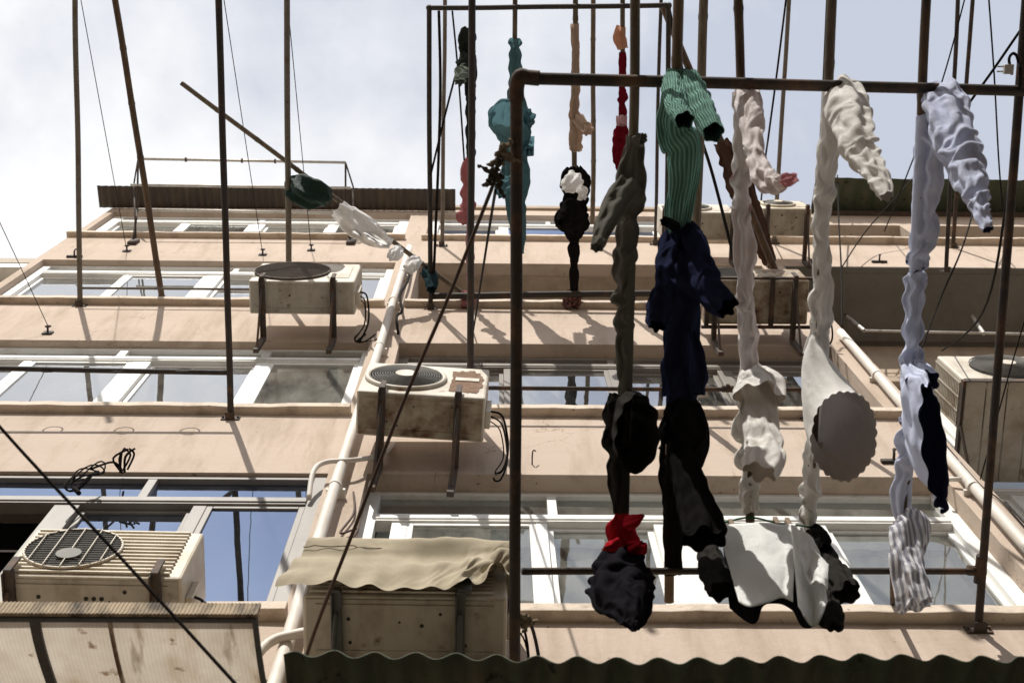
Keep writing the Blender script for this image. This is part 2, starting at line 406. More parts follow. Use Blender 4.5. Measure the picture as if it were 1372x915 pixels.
def window(x0, x1, z0, z1, yp, mull, ztr, up, mat, gm, curt=(), fw=.05, sashes=True, openp=(), bars=()):
    """frame with jambs, head, transom at ztr, mullions (x, width) below and up above; glass panes and rooms behind"""
    m = MB(); d = .07
    m.box(x0, x0 + fw, yp, yp + d, z0, z1); m.box(x1 - fw, x1, yp, yp + d, z0, z1)
    m.box(x0 + fw, x1 - fw, yp + .002, yp + d, z1 - .045, z1); m.box(x0 + fw, x1 - fw, yp + .002, yp + d, z0, z0 + .04)
    m.box(x0 + fw, x1 - fw, yp - .012, yp + d, ztr - .028, ztr + .028)
    m.box(x0 + fw, x1 - fw, yp - .006, yp + d - .01, ztr - .05, ztr - .036)
    for x, w in mull: m.box(x - w / 2, x + w / 2, yp + .004, yp + d - .004, z0 + .04, ztr - .05)
    for x, w in up: m.box(x - w / 2, x + w / 2, yp + .004, yp + d - .004, ztr + .028, z1 - .045)
    xs = [x0 + fw] + [q for x, w in mull for q in (x - w / 2, x + w / 2)] + [x1 - fw]
    cells = [(xs[i], xs[i + 1]) for i in range(0, len(xs), 2)]
    panes = []
    for i, (a, b) in enumerate(cells):
        yy = yp + (.018 if i % 2 else .045); s = .032
        zt = ztr - .05; zb = z0 + .04
        if i in openp: continue
        if sashes:
            m.box(a, a + s, yy - .012, yy + .012, zb, zt); m.box(b - s, b, yy - .012, yy + .012, zb, zt)
            m.box(a + s, b - s, yy - .012, yy + .012, zb, zb + s); m.box(a + s, b - s, yy - .012, yy + .012, zt - s, zt)
        if i in bars:
            for q in range(1, 4):
                xx = a + (b - a) * q / 4; m.box(xx - .006, xx + .006, yy + .014, yy + .022, zb + .05, zt - .05)
            zz = zb + (zt - zb) * .5; m.box(a + s, b - s, yy + .023, yy + .029, zz - .006, zz + .006)
        panes.append((a, b, zb, zt, yy))
    xs = [x0 + fw] + [q for x, w in up for q in (x - w / 2, x + w / 2)] + [x1 - fw]
    for i in range(0, len(xs), 2): panes.append((xs[i], xs[i + 1], ztr + .028, z1 - .045, yp + .035))
    w = m.build('window', mat, bld, bevel=.003)
    for i, (a, b, zb, zt, yy) in enumerate(panes):
        q = random.Random(int(a * 1000 + zb * 77)); tx = q.uniform(-.004, .004); tz = q.uniform(-.004, .004)
        g = MB(); g.grid([(a, yy - tx * .5 - tz * (b - a), zb), (a, yy + tx * .5 - tz * (b - a), zt), (b, yy - tx * .5, zb), (b, yy + tx * .5, zt)], 2, 2)
        g.build('pane', gm[i] if isinstance(gm, dict) and i in gm else (gm if isinstance(gm, str) else gm.get('d')), w, face=(0, -1, 0))
    for (a, b, zb, zt, matn, amp) in curt:
        g = MB(); nu = max(12, int((b - a) / .018)); pts = []; ph = random.uniform(0, 6)
        for u in range(nu):
            x = a + (b - a) * u / (nu - 1)
            for v in range(10):
                zz = zb + (zt - zb) * v / 9
                pts.append((x, yp + .17 + amp * math.sin(x * 34 + ph + .9 * math.sin(x * 9 + v * .12)) * (1 + .5 * math.sin(x * 13)) , zz))
        g.grid(pts, nu, 10).build('curtain', matn, w, smooth=True)
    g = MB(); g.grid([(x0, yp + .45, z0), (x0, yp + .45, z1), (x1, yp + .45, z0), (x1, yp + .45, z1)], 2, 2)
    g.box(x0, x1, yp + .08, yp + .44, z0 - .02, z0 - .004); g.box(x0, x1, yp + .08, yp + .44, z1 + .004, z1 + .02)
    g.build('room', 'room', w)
    return w
a0, a1, b0, b1 = XL + .075, XP0, XP1, XR
# left bay, from the bottom row up
window(a0, a1, ZS[0] + .07, ZL[0], .018, [(-2.95, .06), (-2.15, .13), (-1.475, .07)], 8.45, [(-1.80, .05)], 'alu',
       {'d': 'glassblue'}, fw=.07, openp=(1,))
window(a0, a1, ZS[1] + .07, ZL[1], .055, [(-3.22, .06), (-2.43, .13), (-1.585, .09)], 11.21, [(-2.62, .06), (-1.60, .06)], 'white',
       {'d': 'glass', 3: 'glassclear', 6: 'glassclear', 5: 'glass'}, [(-3.15, -2.75, 9.92, 11.12, 'sheer', .03), (-1.95, -1.66, 9.92, 11.12, 'curtain', .03), (-1.54, -.92, 9.92, 11.12, 'curtain', .035), (-2.58, -1.0, 11.2, 11.44, 'curtain', .02)])
window(a0, a1, ZS[2] + .07, ZL[2], .055, [(-3.22, .05), (-2.44, .14), (-1.6, .07)], 13.97, [(-2.3, .05)], 'white',
       {'d': 'glass'}, [(-3.95, -3.3, 12.7, 13.9, 'curtain', .03), (-2.3, -1.95, 12.7, 13.9, 'sheer', .03), (-1.5, -.95, 12.7, 13.9, 'curtain', .03)], fw=.08)
window(a0, a1, ZS[3] + .07, ZL[3], .055, [(-3.23, .07), (-2.45, .14), (-1.68, .08)], 16.46, [(-2.45, .06)], 'white',
       {'d': 'glassclear'}, [(-4.0, -.95, 15.4, 16.4, 'curtain', .02)], fw=.12, bars=(0, 1, 2, 3))
# right bay
window(b0, b1, ZS[0] + .07, ZL[0], .10, [(-.46, .08), (.265, .06), (.92, .16), (1.70, .05)], 8.44, [(.33, .05)], 'white',
       {'d': 'glassclear'},
       [(-.40, .2, 7.2, 8.38, 'sheer', .012), (.02, .23, 7.15, 8.38, 'sheer', .006), (.31, .84, 7.15, 8.3, 'sheer', .006), (1.76, 2.36, 7.15, 8.36, 'sheer', .004),
        (-.6, 2.4, 8.46, 8.77, 'sheer', .004)], fw=.075, openp=(0,))
window(b0, b1, ZS[1] + .07, ZL[1], .10, [(.125, .07), (.86, .07), (1.63, .07)], 11.26, [(.86, .05)], 'alu',
       {'d': 'glass'}, [(1.7, 2.4, 9.95, 11.2, 'curtain', .01)], fw=.07)
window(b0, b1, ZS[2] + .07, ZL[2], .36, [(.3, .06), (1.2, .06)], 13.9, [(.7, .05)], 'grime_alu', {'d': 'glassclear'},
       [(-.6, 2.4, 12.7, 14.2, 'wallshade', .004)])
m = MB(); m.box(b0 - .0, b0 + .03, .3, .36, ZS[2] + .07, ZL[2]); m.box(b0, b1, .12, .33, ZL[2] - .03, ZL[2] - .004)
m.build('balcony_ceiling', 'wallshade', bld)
window(b0, b1, ZS[3] + .07, ZL[3], .055, [(.105, .07), (.86, .07), (1.75, .06)], 16.43, [(.6, .05)], 'white', {'d': 'glassblue'}, fw=.1)
for (x0, x1) in ((2.86, 4.3), (4.5, 6.4), (6.6, 8.9)):
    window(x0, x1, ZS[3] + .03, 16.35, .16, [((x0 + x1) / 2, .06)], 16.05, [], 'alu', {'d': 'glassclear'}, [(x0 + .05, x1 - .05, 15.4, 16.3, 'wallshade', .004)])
window(2.84, 4.6, 9.2, 10.9, BACK - .02, [(3.5, .06)], 10.5, [], 'white', {'d': 'glassclear'})
window(2.84, 4.6, 11.15, 12.75, BACK - .02, [(3.5, .06)], 12.4, [], 'white', {'d': 'glassclear'})

# neighbour at far left, set back
nb = empty('neighbour_building', (-8, 1, 0), 'neighbouring block with a pale ledge, set back at the far left', 'building')
def NB(name, mat, y0, y1, za, zb, x1=-4.2):
    q = MB().box(-14, x1, y0, y1, za, zb).build(name, mat, None); q.parent = nb; q.matrix_parent_inverse = Matrix.Translation(nb.location).inverted()
zt = W(25, 346, .35).z
NB('roof_slab', 'neigh', .35, 6, zt - .22, zt); NB('parapet', 'white', .30, .45, W(25, 358, .30).z, W(25, 353.5, .3).z)
NB('wall', 'neigh', .45, 6, 0, zt - .23); NB('ledge', 'wallshade', .38, .445, W(25, 367, .4).z, W(25, 365.5, .4).z)

# ground
g = MB(); g.grid([(-400, -400, 0), (-400, 400, 0), (400, -400, 0), (400, 400, 0)], 2, 2)
tag(g.build('ground', 'ground'), 'grey concrete floor of the alley far below', None, None, 'structure')

# building across the alley, behind the camera
ob = empty('opposite_building', (0, -7, 0), 'plain concrete building on the other side of the alley, behind the viewer', 'building')
q = MB().box(-40, 40, -18, -6.5, 0, 9.0).build('wall', 'neigh', None); q.parent = ob; q.location = -ob.location
q = MB().box(-40, 40, -18.2, -6.3, 9.0, 9.2).build('roof_slab', 'wallshade', None); q.parent = ob; q.location = -ob.location

# ------------------------------------------------------------------ canopies
def corrugated(name, label, x0, x1, y0, z0, y1, z1, pitch, amp, mat, cat='canopy', saw=0, lip=None, jag=0):
    n = int((x1 - x0) / pitch * 10); g = MB(); pts = []; rng = random.Random(3)
    for i in range(n + 1):
        x = x0 + (x1 - x0) * i / n; off = amp * (1 + .45 * noise.noise(Vector((x * 2.1, 7, 0)))) * math.sin(2 * math.pi * (x - x0) / pitch + .9 * noise.noise(Vector((x * 1.1, 2, 5)))) + jag * .8 * noise.noise(Vector((x * .9, 1, 9)))
        j = jag * (noise.noise(Vector((x * 1.3, 0, 0))) + .5 * noise.noise(Vector((x * 5, 3, 0))))
        for k in range(7):
            t = k / 6
            pts.append((x, y0 + (y1 - y0) * t + (j if k == 0 else 0), z0 + (z1 - z0) * t + off + saw * math.sin(t * math.pi)))
    r = empty(name, ((x0 + x1) / 2, y1, z1), label, cat)
    o = g.grid(pts, n + 1, 7).build('sheet', mat, None, smooth=True, solid=.004, loc=r.location); o.parent = r; o.location = (0, 0, 0)
    return r
def under(r, mb, name, mat, **kw):
    o = mb.build(name, mat, None, loc=r.location, **kw); o.parent = r; o.location = (0, 0, 0); return o
rc = corrugated('roof_canopy', 'dark corrugated canopy over the top windows at left', -4.27, -.40, -.25, 16.92, -.004, 16.96, .075, .010, 'darksheet')
under(rc, MB().box(-4.26, -.41, -.012, -.001, 16.985, 17.03).box(-4.26, -.41, -.2, -.17, 16.965, 16.99), 'batten', 'darksheet')
gc = corrugated('roof_canopy', 'mossy green canopy hanging over the top floor at right', 3.50, 10, -.42, 16.86, .8, 17.36, .16, .012, 'greensheet', jag=.03)
under(gc, MB().box(3.55, 10, -.05, .0, 16.9, 16.96), 'batten', 'bracket')
lc = corrugated('corrugated_canopy', 'dark corrugated canopy along the bottom edge at right', H(380, 880, 5.35).x, 6.0, H(900, 882, 5.35).y, 5.35, 0.0, 5.62, .118, .022, 'greensheet', jag=.012)
under(lc, MB().box(H(384, 900, 5.3).x, 6, -.52, -.47, 5.33, 5.37).box(H(384, 900, 5.3).x, 6, -.2, -.15, 5.42, 5.46), 'purlin', 'bracket')
under(lc, MB().box(.5, .55, -.6, -.0, 5.25, 5.32).box(H(384, 900, 5.3).x, H(384, 900, 5.3).x + .04, -.6, 0, 5.28, 5.34).box(1.9, 1.95, -.6, 0, 5.25, 5.32), 'strut', 'bracket')

# stained arched awning, bottom left
zf = 5.46
aw = empty('awning', (-1.6, 0, 5.9), 'stained cream plastic awning with rust marks in the bottom left corner', 'awning')
xr = H(345, 815, zf).x; yf = H(150, 822, zf).y; g = MB(); pts = []
nx = 60; ny = 18; xl = -3.2
def aw_pt(x, t, dz=0.0):
    y = yf * (1 - t); return Vector((x, y, zf + .36 * t ** 1.5 + .10 * t + dz + .006 * noise.noise(Vector((x * 3, y * 4, 1)))))
for i in range(nx + 1):
    for k in range(ny + 1): pts.append(aw_pt(xl + (xr - xl) * i / nx, k / ny))
under(aw, g.grid(pts, nx + 1, ny + 1), 'sheet', 'awning', smooth=True)
lp = MB()
n = 420
for i in range(n):
    x = xl + (xr - xl) * i / n; w = (xr - xl) / n
    lp.box(x, x + w * .98, yf - .006 - (.0022 if i % 2 else 0), yf + .004, zf - .012, zf + .062)
under(aw, lp, 'front_lip', 'lip')
fr = MB(); fr.box(xl, xr, yf + .006, yf + .020, zf - .02, zf + .004)
under(aw, fr, 'front_rail', 'greybracket', bevel=.004)
for xx, mt, w, nm in ((H(48, 850, zf).x, 'greybracket', .015, 'rib'), (H(148, 850, zf).x, 'acrust', .005, 'rib'), (xr - .008, 'greybracket', .008, 'rib')):
    q = MB(); pts = []
    for k in range(ny + 1):
        for s in (-1, 1):
            pts.append(aw_pt(xx, k / ny, -.006) + Vector((s * w, 0, 0)))
    under(aw, q.grid(pts, ny + 1, 2), nm, mt, solid=.012)

# ------------------------------------------------------------------ drainpipes
def drainpipe(label, pts, r, clamps):
    p0 = Vector(pts[0]); o = empty('drainpipe', p0, label, 'pipe', 'drainpipes down the facade')
    under(o, MB().tube(crom([tuple(p) for p in pts], 6), r, 16), 'pipe', 'pipe', smooth=True)
    for c in clamps:
        c = Vector(c); q = MB(); q.tube([c + Vector((0, 0, -.02)), c + Vector((0, 0, .02))], r * 1.14, 16); q.box(c.x - .045, c.x + .05, c.y + r * .6, .0, c.z - .012, c.z + .012)
        under(o, q, 'clamp', 'pipe', smooth=False)
    return o
xp = -.775
dl = drainpipe('white painted drainpipe on the pier between the left and middle window bays',
          [(xp - .02, -.07, 5.0), (xp - .02, -.07, 8.0), (xp, -.07, 11), (xp + .01, -.07, 14.6)], .03,
          [(xp - .017, -.07, 8.45), (xp, -.07, 9.75), (xp, -.07, 11.15), (xp, -.07, 12.5), (xp + .01, -.07, 13.5)])
under(dl, MB().tube(crom([(xp - .15, -.01, 8.42), (xp - .15, -.08, 8.62), (xp - .1, -.09, 8.74), (xp + .05, -.09, 8.78), (xp + .18, -.04, 9.0), (xp + .22, .0, 9.3)], 6), .014, 8), 'branch_pipe', 'pipe', smooth=True)
under(dl, MB().tube(crom([(xp - .2, -.04, 5.4), (xp - .17, -.06, 6.2), (xp - .10, -.1, 6.62), (xp + .02, -.12, 6.7), (xp + .1, -.12, 6.72)], 6), .02, 8), 'branch_pipe', 'pipe', smooth=True)
xq = XE - .115
dr = drainpipe('white painted drainpipe beside the right corner, left of the large air conditioner',
          [(xq - .03, -.05, 5.0), (xq - .02, -.05, 8.0), (xq + .03, -.05, 11.7)], .03,
          [(xq - .02, -.05, 8.55), (xq, -.05, 9.6), (xq + .01, -.05, 10.6)])
under(dr, MB().tube(crom([(xq + .1, .03, 9.1), (xq + .02, -.04, 8.95), (xq - .02, -.06, 8.8)], 6), .016, 8).tube([(xq - .14, -.03, 8.7), (xq, -.05, 8.66)], .014, 8), 'branch_pipe', 'pipe', smooth=True)
line('cable', 'thin grey cable running down the right corner of the facade', 'cable', [(XE - .02, -.012, 5.5), (XE - .03, -.012, 7.5), (XE - .02, -.014, 8.4), (XE - .05, -.012, 8.7), (XE - .03, -.012, 9.6)], .004)

# ------------------------------------------------------------------ air conditioners
def ac_unit(label, pfl, pfr, z, hgt, depth, style, cm, um, brk, fan, zr=None, gap=None, group='air conditioners on the facade', brx=(.16, .84), brm='bracket', drop=.12):
    """pfl, pfr: photo pixels of the front bottom corners; z their height; built in its own frame, x along, y towards the wall"""
    A = H(pfl[0], pfl[1], z); B = H(pfr[0], pfr[1], z if zr is None else zr)
    w = (B - A).length; d = (B - A).normalized()
    rz = math.atan2(d.y, d.x) * .5; ry = -math.asin(max(-1, min(1, d.z)))
    o = empty('air_conditioner', A, label, 'air conditioner', group, (0, ry, rz))
    b = MB().box(0, w, 0, depth, 0, hgt).build('casing', cm, o, bevel=.012)
    u = MB().box(.012, w - .012, .012, depth - .012, -.006, .002)
    rng = random.Random(int(w * 1e4 + z * 10))
    u.box(.05, w - .05, .03, .045, -.012, -.005); u.box(.05, w - .05, depth - .05, depth - .035, -.012, -.005)
    u.build('base_pan', um, o, bevel=.002)
    k = MB()
    for _ in range(6):
        x = rng.uniform(.1, w - .1); y = rng.uniform(.06, depth - .06); k.disc((x, y, -.0075), rng.uniform(.004, .009), (0, 0, 1), 10, .003)
    k.build('screw', 'fanvoid', o)
    fx, fr_ = fan[0] * w, fan[1]; fz = hgt * fan[2] if len(fan) > 2 else hgt * .5
    ax, az = Vector((1, 0, 0)), Vector((0, 0, 1))
    v = MB().disc((fx, .0, fz), fr_, (0, -1, 0), 40, .004); v.build('fan_opening', 'fanvoid', o)
    q = MB()
    if style == 'rings':
        nr = 11
        for i in range(nr): q.ring((fx, -.016 - .012 * (1 - (i / nr) ** 2), fz), fr_ * (.30 + .68 * i / (nr - 1)), .0035, ax, az, 40, 5)
        for i in range(12):
            a = 2 * math.pi * i / 12; dv = ax * math.cos(a) + az * math.sin(a)
            q.tube([Vector((fx, -.024, fz)) + dv * fr_ * .28, Vector((fx, -.012, fz)) + dv * fr_], .003, 5)
        q.build('fan_grille', 'grille', o, smooth=True)
        MB().ring((fx, -.006, fz), fr_ * 1.05, .016, ax, az, 48, 8).build('fan_rim', cm, o, smooth=True)
        MB().disc((fx, -.022, fz), fr_ * .29, (0, -1, 0), 28, .012).build('fan_hub', cm, o)
    elif style == 'slats':
        n = 13
        for i in range(n):
            zz = hgt * (.06 + .88 * i / (n - 1)); q.box(.025, w - .05, -.012, -.002, zz - .006, zz + .006)
        q.build('front_slat', cm, o, bevel=.002)
        v2 = MB(); v2.disc((fx, -.013, fz), fr_, (0, -1, 0), 48, .003); v2.build('fan_opening', 'fanvoid', o)
        q = MB()
        for i in range(-8, 9):
            zz = i * fr_ / 8.6; hw = math.sqrt(max(0, fr_ ** 2 - zz ** 2)); q.tube([(fx - hw, -.022, fz + zz), (fx + hw, -.022, fz + zz)], .0035, 5)
        q.build('fan_grille', 'grille', o)
        q = MB()
        for i in range(-2, 3):
            xx = i * fr_ / 2.7; hh = math.sqrt(max(0, fr_ ** 2 - xx ** 2)); q.tube([(fx + xx, -.027, fz - hh), (fx + xx, -.027, fz + hh)], .0025, 5)
        q.ring((fx, -.018, fz), fr_, .006, ax, az, 48, 6)
        q.build('guard_wire', 'accream', o)
        MB().disc((fx, -.0235, fz - .07), .05, (0, -1, 0), 24, .006).build('fan_hub', 'grille', o)
    elif style == 'mesh':
        n = 26
        for i in range(-n, n + 1):
            c_ = i * fr_ / n * 1.41
            if abs(c_) >= fr_ * 1.4: continue
            for s in (1, -1):
                # chord of the circle along a diagonal
                dn = Vector((1, 0, s)).normalized(); nn_ = Vector((s, 0, -1)).normalized(); off = i * fr_ / n
                hl = math.sqrt(max(0, fr_ ** 2 - off ** 2)); mid = Vector((fx, -.014 - .002 * s, fz)) + nn_ * off
                if hl > .02: q.tube([mid - dn * hl, mid + dn * hl], .0028, 4)
        q.ring((fx, -.012, fz), fr_, .007, ax, az, 40, 6)
        q.build('fan_grille', 'greyiron' if label.startswith('grey') else 'grille', o)
    if style == 'rings' or style == 'mesh':
        pl = MB().box(w * .72, w * .93, -.004, .003, hgt * .2, hgt * .85)
        if style == 'mesh' or not label.startswith('rust'): pl.build('front_panel', cm, o, bevel=.003)
        else:
            pv = MB(); cx, cz = w * .83, hgt * .5; N_ = 60; pv.v.append(Vector((cx, -.003, cz)))
            for i in range(N_):
                a = 2 * math.pi * i / N_; rr_ = 1 + .28 * noise.noise(Vector((math.cos(a) * 2.2, math.sin(a) * 2.2, 3))) + .12 * noise.noise(Vector((math.cos(a) * 7, math.sin(a) * 7, 1)))
                sq = 1 / max(abs(math.cos(a)), abs(math.sin(a))) ** .8
                pv.v.append(Vector((cx + math.cos(a) * w * .125 * rr_ * sq, -.003, cz + math.sin(a) * hgt * .36 * rr_ * sq)))
            pv.f += [[0, 1 + i, 1 + (i + 1) % N_] for i in range(N_)]; pv.build('rust_patch', 'rustpatch', o)
            MB().box(w * .74, w * .93, -.008, -.0035, hgt * .5, hgt * .60).build('label_strip', 'acwhite', o)
    ywall = -A.y if gap is None else gap
    for t in brx:
        x = w * t; bw = .019
        k = MB(); k.box(x - bw, x + bw, -.03, ywall - .012, -.035, -.008); k.box(x - bw, x + bw, ywall - .035, ywall - .004, -.26 - drop, -.035)
        k.box(x - bw, x - bw + .006, -.03, ywall - .036, -.06, -.036)
        k.tube([(x, .05, -.05), (x, ywall - .02, -.25 - drop * .7)], .009, 6)
        k.box(x - bw * .8, x + bw * .8, -.042, -.031, -.045, .085 if brk else -.008)
        k.build('bracket', brm, o, bevel=.002)
    # valve, pipes on the right-hand end
    k = MB(); k.box(w + .001, w + .03, depth * .35, depth * .75, .05, hgt * .45); k.build('valve_cover', cm, o, bevel=.004)
    k = MB()
    for i in range(3):
        y = depth * (.4 + .15 * i)
        jx, jz = rng.uniform(-.03, .05), rng.uniform(-.10, .03)
        k.tube(crom([(w + .03, y, .09 + .03 * i), (w + .08 + jx * .5, y + .02, .06 + jz * .3), (w + .10 + jx, (y + ywall) * .5, -.06 + jz), (w + .05 + jx * 1.6, ywall - .05, -.12 + jz * 1.3), (w + .02 + .05 * i, ywall - .012, -.03 + jz), (w + .06 + .07 * i, ywall - .006, .16)], 5), .0068 - .0016 * i, 6)
    k.build('refrigerant_pipe', 'rubber', o, smooth=True)
    return o, w
ac1, w1 = ac_unit('cream slatted air conditioner with large dark round fan at bottom left', (0, 770), (243, 778), 6.70, .455, .30, 'slats', 'accream', 'acunder', True, (.315, .19), brx=(.06, .865), brm='bracket')
q = MB()
for i in range(5): q.disc((w1 * .47 + .03 * (i % 3), .09 + .03 * (i // 3), -.009), .009, (0, 0, 1), 10, .003)
q.build('drain_hole', 'fanvoid', ac1)
ac2, w2 = ac_unit('rust stained air conditioner with round ringed fan beside the middle drainpipe', (478, 523), (650, 541), 8.955, .56, .255, 'rings', 'acwhite', 'acrust', True, (.345, .205), zr=8.93, brx=(.20, .79), drop=.15)
ac3, w3 = ac_unit('grey air conditioner with round mesh fan guard on the third row at left', (333, 376), (475, 378), 11.55, .60, .245, 'mesh', 'acwhite', 'acunder', True, (.36, .275), brx=(.13, .80), drop=.12)
ac4, w4 = ac_unit('dirty air conditioner under the khaki canvas cover', (405, 797), (680, 803), 6.50, .445, .27, 'slats', 'acwhite', 'acunder', False, (.4, .16), brx=(.17, .77), brm='greybracket', drop=.15)
q = MB().box(w4 * .755, w4 * .825, -.05, -.032, -.04, .14); q.build('bracket_arm', 'greybracket', ac4, bevel=.002)
ac6, w6 = ac_unit('rusty brown air conditioner on a rack behind the pink white garment', (945, 375), (1085, 375), 11.57, .38, .33, 'mesh', 'acrust', 'acrust', True, (.3, .15), brx=(.1, .86))
q = MB(); q.box(-.02, w6 + .03, -.03, -.012, -.05, -.02); q.box(-.02, w6 + .03, .33, .35, -.05, -.02); q.box(w6 * .62, w6 * .66, -.01, .33, -.05, -.02); q.box(w6 * .0, w6 * .04, -.01, .33, -.05, -.02)
q.build('rack', 'rust', ac6)
ac7, w7 = ac_unit('pale air conditioner on the top row behind the green sweater', (888, 284), (985, 285), 14.40, .43, .26, 'rings', 'acwhite', 'acunder', True, (.45, .16), brx=(.02, .97), drop=.0)
ac8, w8 = ac_unit('small cream air conditioner on the top row below the green canopy', (1022, 279), (1088, 280), 14.40, .42, .26, 'rings', 'accream', 'acunder', False, (.4, .14), brx=(.1, .9), drop=.0)
# large unit in the recessed bay at right
A = H(1291, 509, 10.70); ac5 = empty('air_conditioner', A, 'large off white air conditioner with side louvre at the right edge', 'air conditioner', 'air conditioners on the facade')
w5 = 1.0; h5 = .60; d5 = BACK - A.y - .03
MB().box(0, w5, 0, .36, .0, h5).build('casing', 'acwhite', ac5, bevel=.014)
fx, fr_ = .40, .255
MB().disc((fx, 0, h5 * .5), fr_, (0, -1, 0), 48, .004).build('fan_opening', 'fanvoid', ac5)
q = MB()
for i in range(14): q.ring((fx, -.02 - .02 * (1 - (i / 13) ** 2), h5 * .5), fr_ * (.2 + .8 * i / 13), .0042, (1, 0, 0), (0, 0, 1), 48, 5)
for i in range(4):
    a = math.pi / 2 * i + .5; dv = Vector((math.cos(a), 0, math.sin(a))); q.tube([Vector((fx, -.04, h5 * .5)) + dv * .05, Vector((fx, -.014, h5 * .5)) + dv * fr_], .004, 5)
q.build('fan_grille', 'grille', ac5, smooth=True)
MB().disc((fx, -.036, h5 * .5), .055, (0, -1, 0), 24, .008).build('fan_hub', 'acwhite', ac5)
q = MB()
for i in range(16): zz = .05 + (h5 - .1) * i / 15; q.box(-.012, -.002, .03, .33, zz - .007, zz + .007)
for yy in (.03, .13, .23, .33): q.box(-.016, -.013, yy - .006, yy + .006, .03, h5 - .03)
q.build('louvre', 'acwhite', ac5)
MB().box(-.0015, .001, .03, .33, .03, h5 - .03).build('louvre_opening', 'fanvoid', ac5)
q = MB()
for i in range(7): q.box(.0 + w5 * i / 7 + .004, w5 * (i + 1) / 7 - .004, -.004, d5, -.05, -.012)
q.build('support_deck', 'acwhite', ac5, bevel=.004)
q = MB(); q.box(.0, w5, -.012, -.005, -.06, .0); q.box(-.02, .0, -.01, d5, -.06, -.01); q.tube([(-.01, .3, -.05), (-.01, d5, -.5)], .012, 6); q.tube([(w5 - .1, .3, -.06), (w5 - .1, d5, -.5)], .012, 6)
q.build('bracket', 'bracket', ac5)

# canvas over the lower unit
SIM0 = []
def canvas_cover():
    me = MB(); D = .27; Hh = .455; nx = 90; nz = 44; pts = []
    o = empty('canvas_cover', ac4.location, 'khaki canvas sheet draped over the lower air conditioner', 'cover')
    o.rotation_euler = ac4.rotation_euler
    for i in range(nx + 1):
        u = i / nx; x = -.02 + (w4 + .035) * u
        gather = max(0, (u - .66) / .34)
        low = -.085 + .008 * math.sin(u * 8) + .03 * noise.noise(Vector((u * 7, 0, 5))) + .16 * gather ** .7 - .035 * max(0, 1 - abs(u - .70) / .06)   # lower edge
        for k in range(nz + 1):
            t = k / nz
            if t < .22:
                q = t / .22; y = D + .03 - (D + .05) * q; z = Hh + .014 + .012 * math.sin(u * 9) * q
            else:
                q = (t - .22) / .78; y = -.02 - .05 * q ** 1.3; z = Hh + .014 + (low - Hh - .014) * q
            wv = noise.noise(Vector((x * 3, z * 3, 7)))
            n1 = noise.noise(Vector((x * 4, z * 5, 3))) * .026 + noise.noise(Vector((x * 13, z * 10, 8))) * .011 + (1 - 2 * abs(noise.noise(Vector((x * 8 + z * 5, z * 11 - x * 4, 5))))) * .008
            sl = (1 - abs(math.sin(x * 7 - z * 9 + 2.5 * wv))) ** 2 * .012
            fold = (1 - 1.6 * abs(math.sin(x * 15 + z * 19 + 2 * wv))) * .065 * gather * min(1, q * 2.2)
            if t >= .22:
                y -= n1 + sl + fold; y = min(y, -.045)
            else: z += abs(n1) * .6
            flare = (1 - u) ** 7 * .075 * max(0, q if t >= .22 else 0)
            pts.append((x - flare, y, z))
    b = me.grid(pts, nx + 1, nz + 1).build('cloth', 'canvas', o, smooth=True)
    def keep(X):
        top = X[:, :, 2] > Hh + .004; X[:, :, 1] = np.where(top & (X[:, :, 1] > -.02), X[:, :, 1], np.minimum(X[:, :, 1], -.03)); return X
    SIM0.append((b, nz + 1, nx + 1, False, 1.004, 1.022, keep, 50, 9))
    q = MB(); sp = []
    for i in range(int(nx * .8)):
        r = pts[i * (nz + 1) + 18]; sp.append((r[0], r[1] - .004, r[2]))
    q.tube(sp, .002, 4).build('seam', 'browncable', o)
    s2 = MB(); sp = []
    for k in range(nz + 1): sp.append(Vector(pts[nx * (nz + 1) + k]))
    gp = []
    for p in sp:
        for j in range(6): gp.append(p + Vector((.014 * math.sin(j * 1.9) + .004, j / 5 * (D + .02) * min(1, .3 + (Hh - p.z) * 3), -.02 * j / 5)))
    s2.grid(gp, nz + 1, 6).build('end_flap', 'canvas', o, smooth=True, solid=.004)
canvas_cover()

# ------------------------------------------------------------------ racks, rails, bamboo poles
def pole(name, label, cat, p0, p1, r, mat, nodes=0, group=None, bend=.006, parent=None, seed=0, taper=1.0):
    p0 = Vector(p0); p1 = Vector(p1); L = (p1 - p0).length; n = max(12, int(L / .06)); pts = []; rr = []
    side = (p1 - p0).normalized().cross(Vector((0, 0, 1))); nxt = .18
    for i in range(n + 1):
        t = i / n; b = noise.noise(Vector((t * 2.2 * max(1, L / 2), seed * 3.7, 0))) * bend; bz = noise.noise(Vector((t * 2.2, seed * 5.1, 9))) * bend
        pts.append(p0.lerp(p1, t) + side * b + Vector((0, 0, bz))); q = r * (1 + (taper - 1) * t)
        if nodes: q *= 1 + .13 * max(0, 1 - abs(((t * L + seed * .11) % nodes) - nodes / 2) / .014)
        rr.append(q)
    if nodes:                                    # refine so that the bamboo joints show
        n2 = max(40, int(L / .016)); P = []; Q = []
        for i in range(n2 + 1):
            t = i / n2; f = t * n; k = min(int(f), n - 1); P.append(pts[k].lerp(pts[k + 1], f - k))
            Q.append(r * (1 + (taper - 1) * t) * (1 + .16 * max(0, 1 - abs(((t * L + seed * .11) % nodes) - nodes / 2) / .02)))
        pts, rr = P, Q
    o = MB().tube(pts, rr, 12).build(name, mat, parent, smooth=True)
    return tag(o, label, cat, group) if label else o
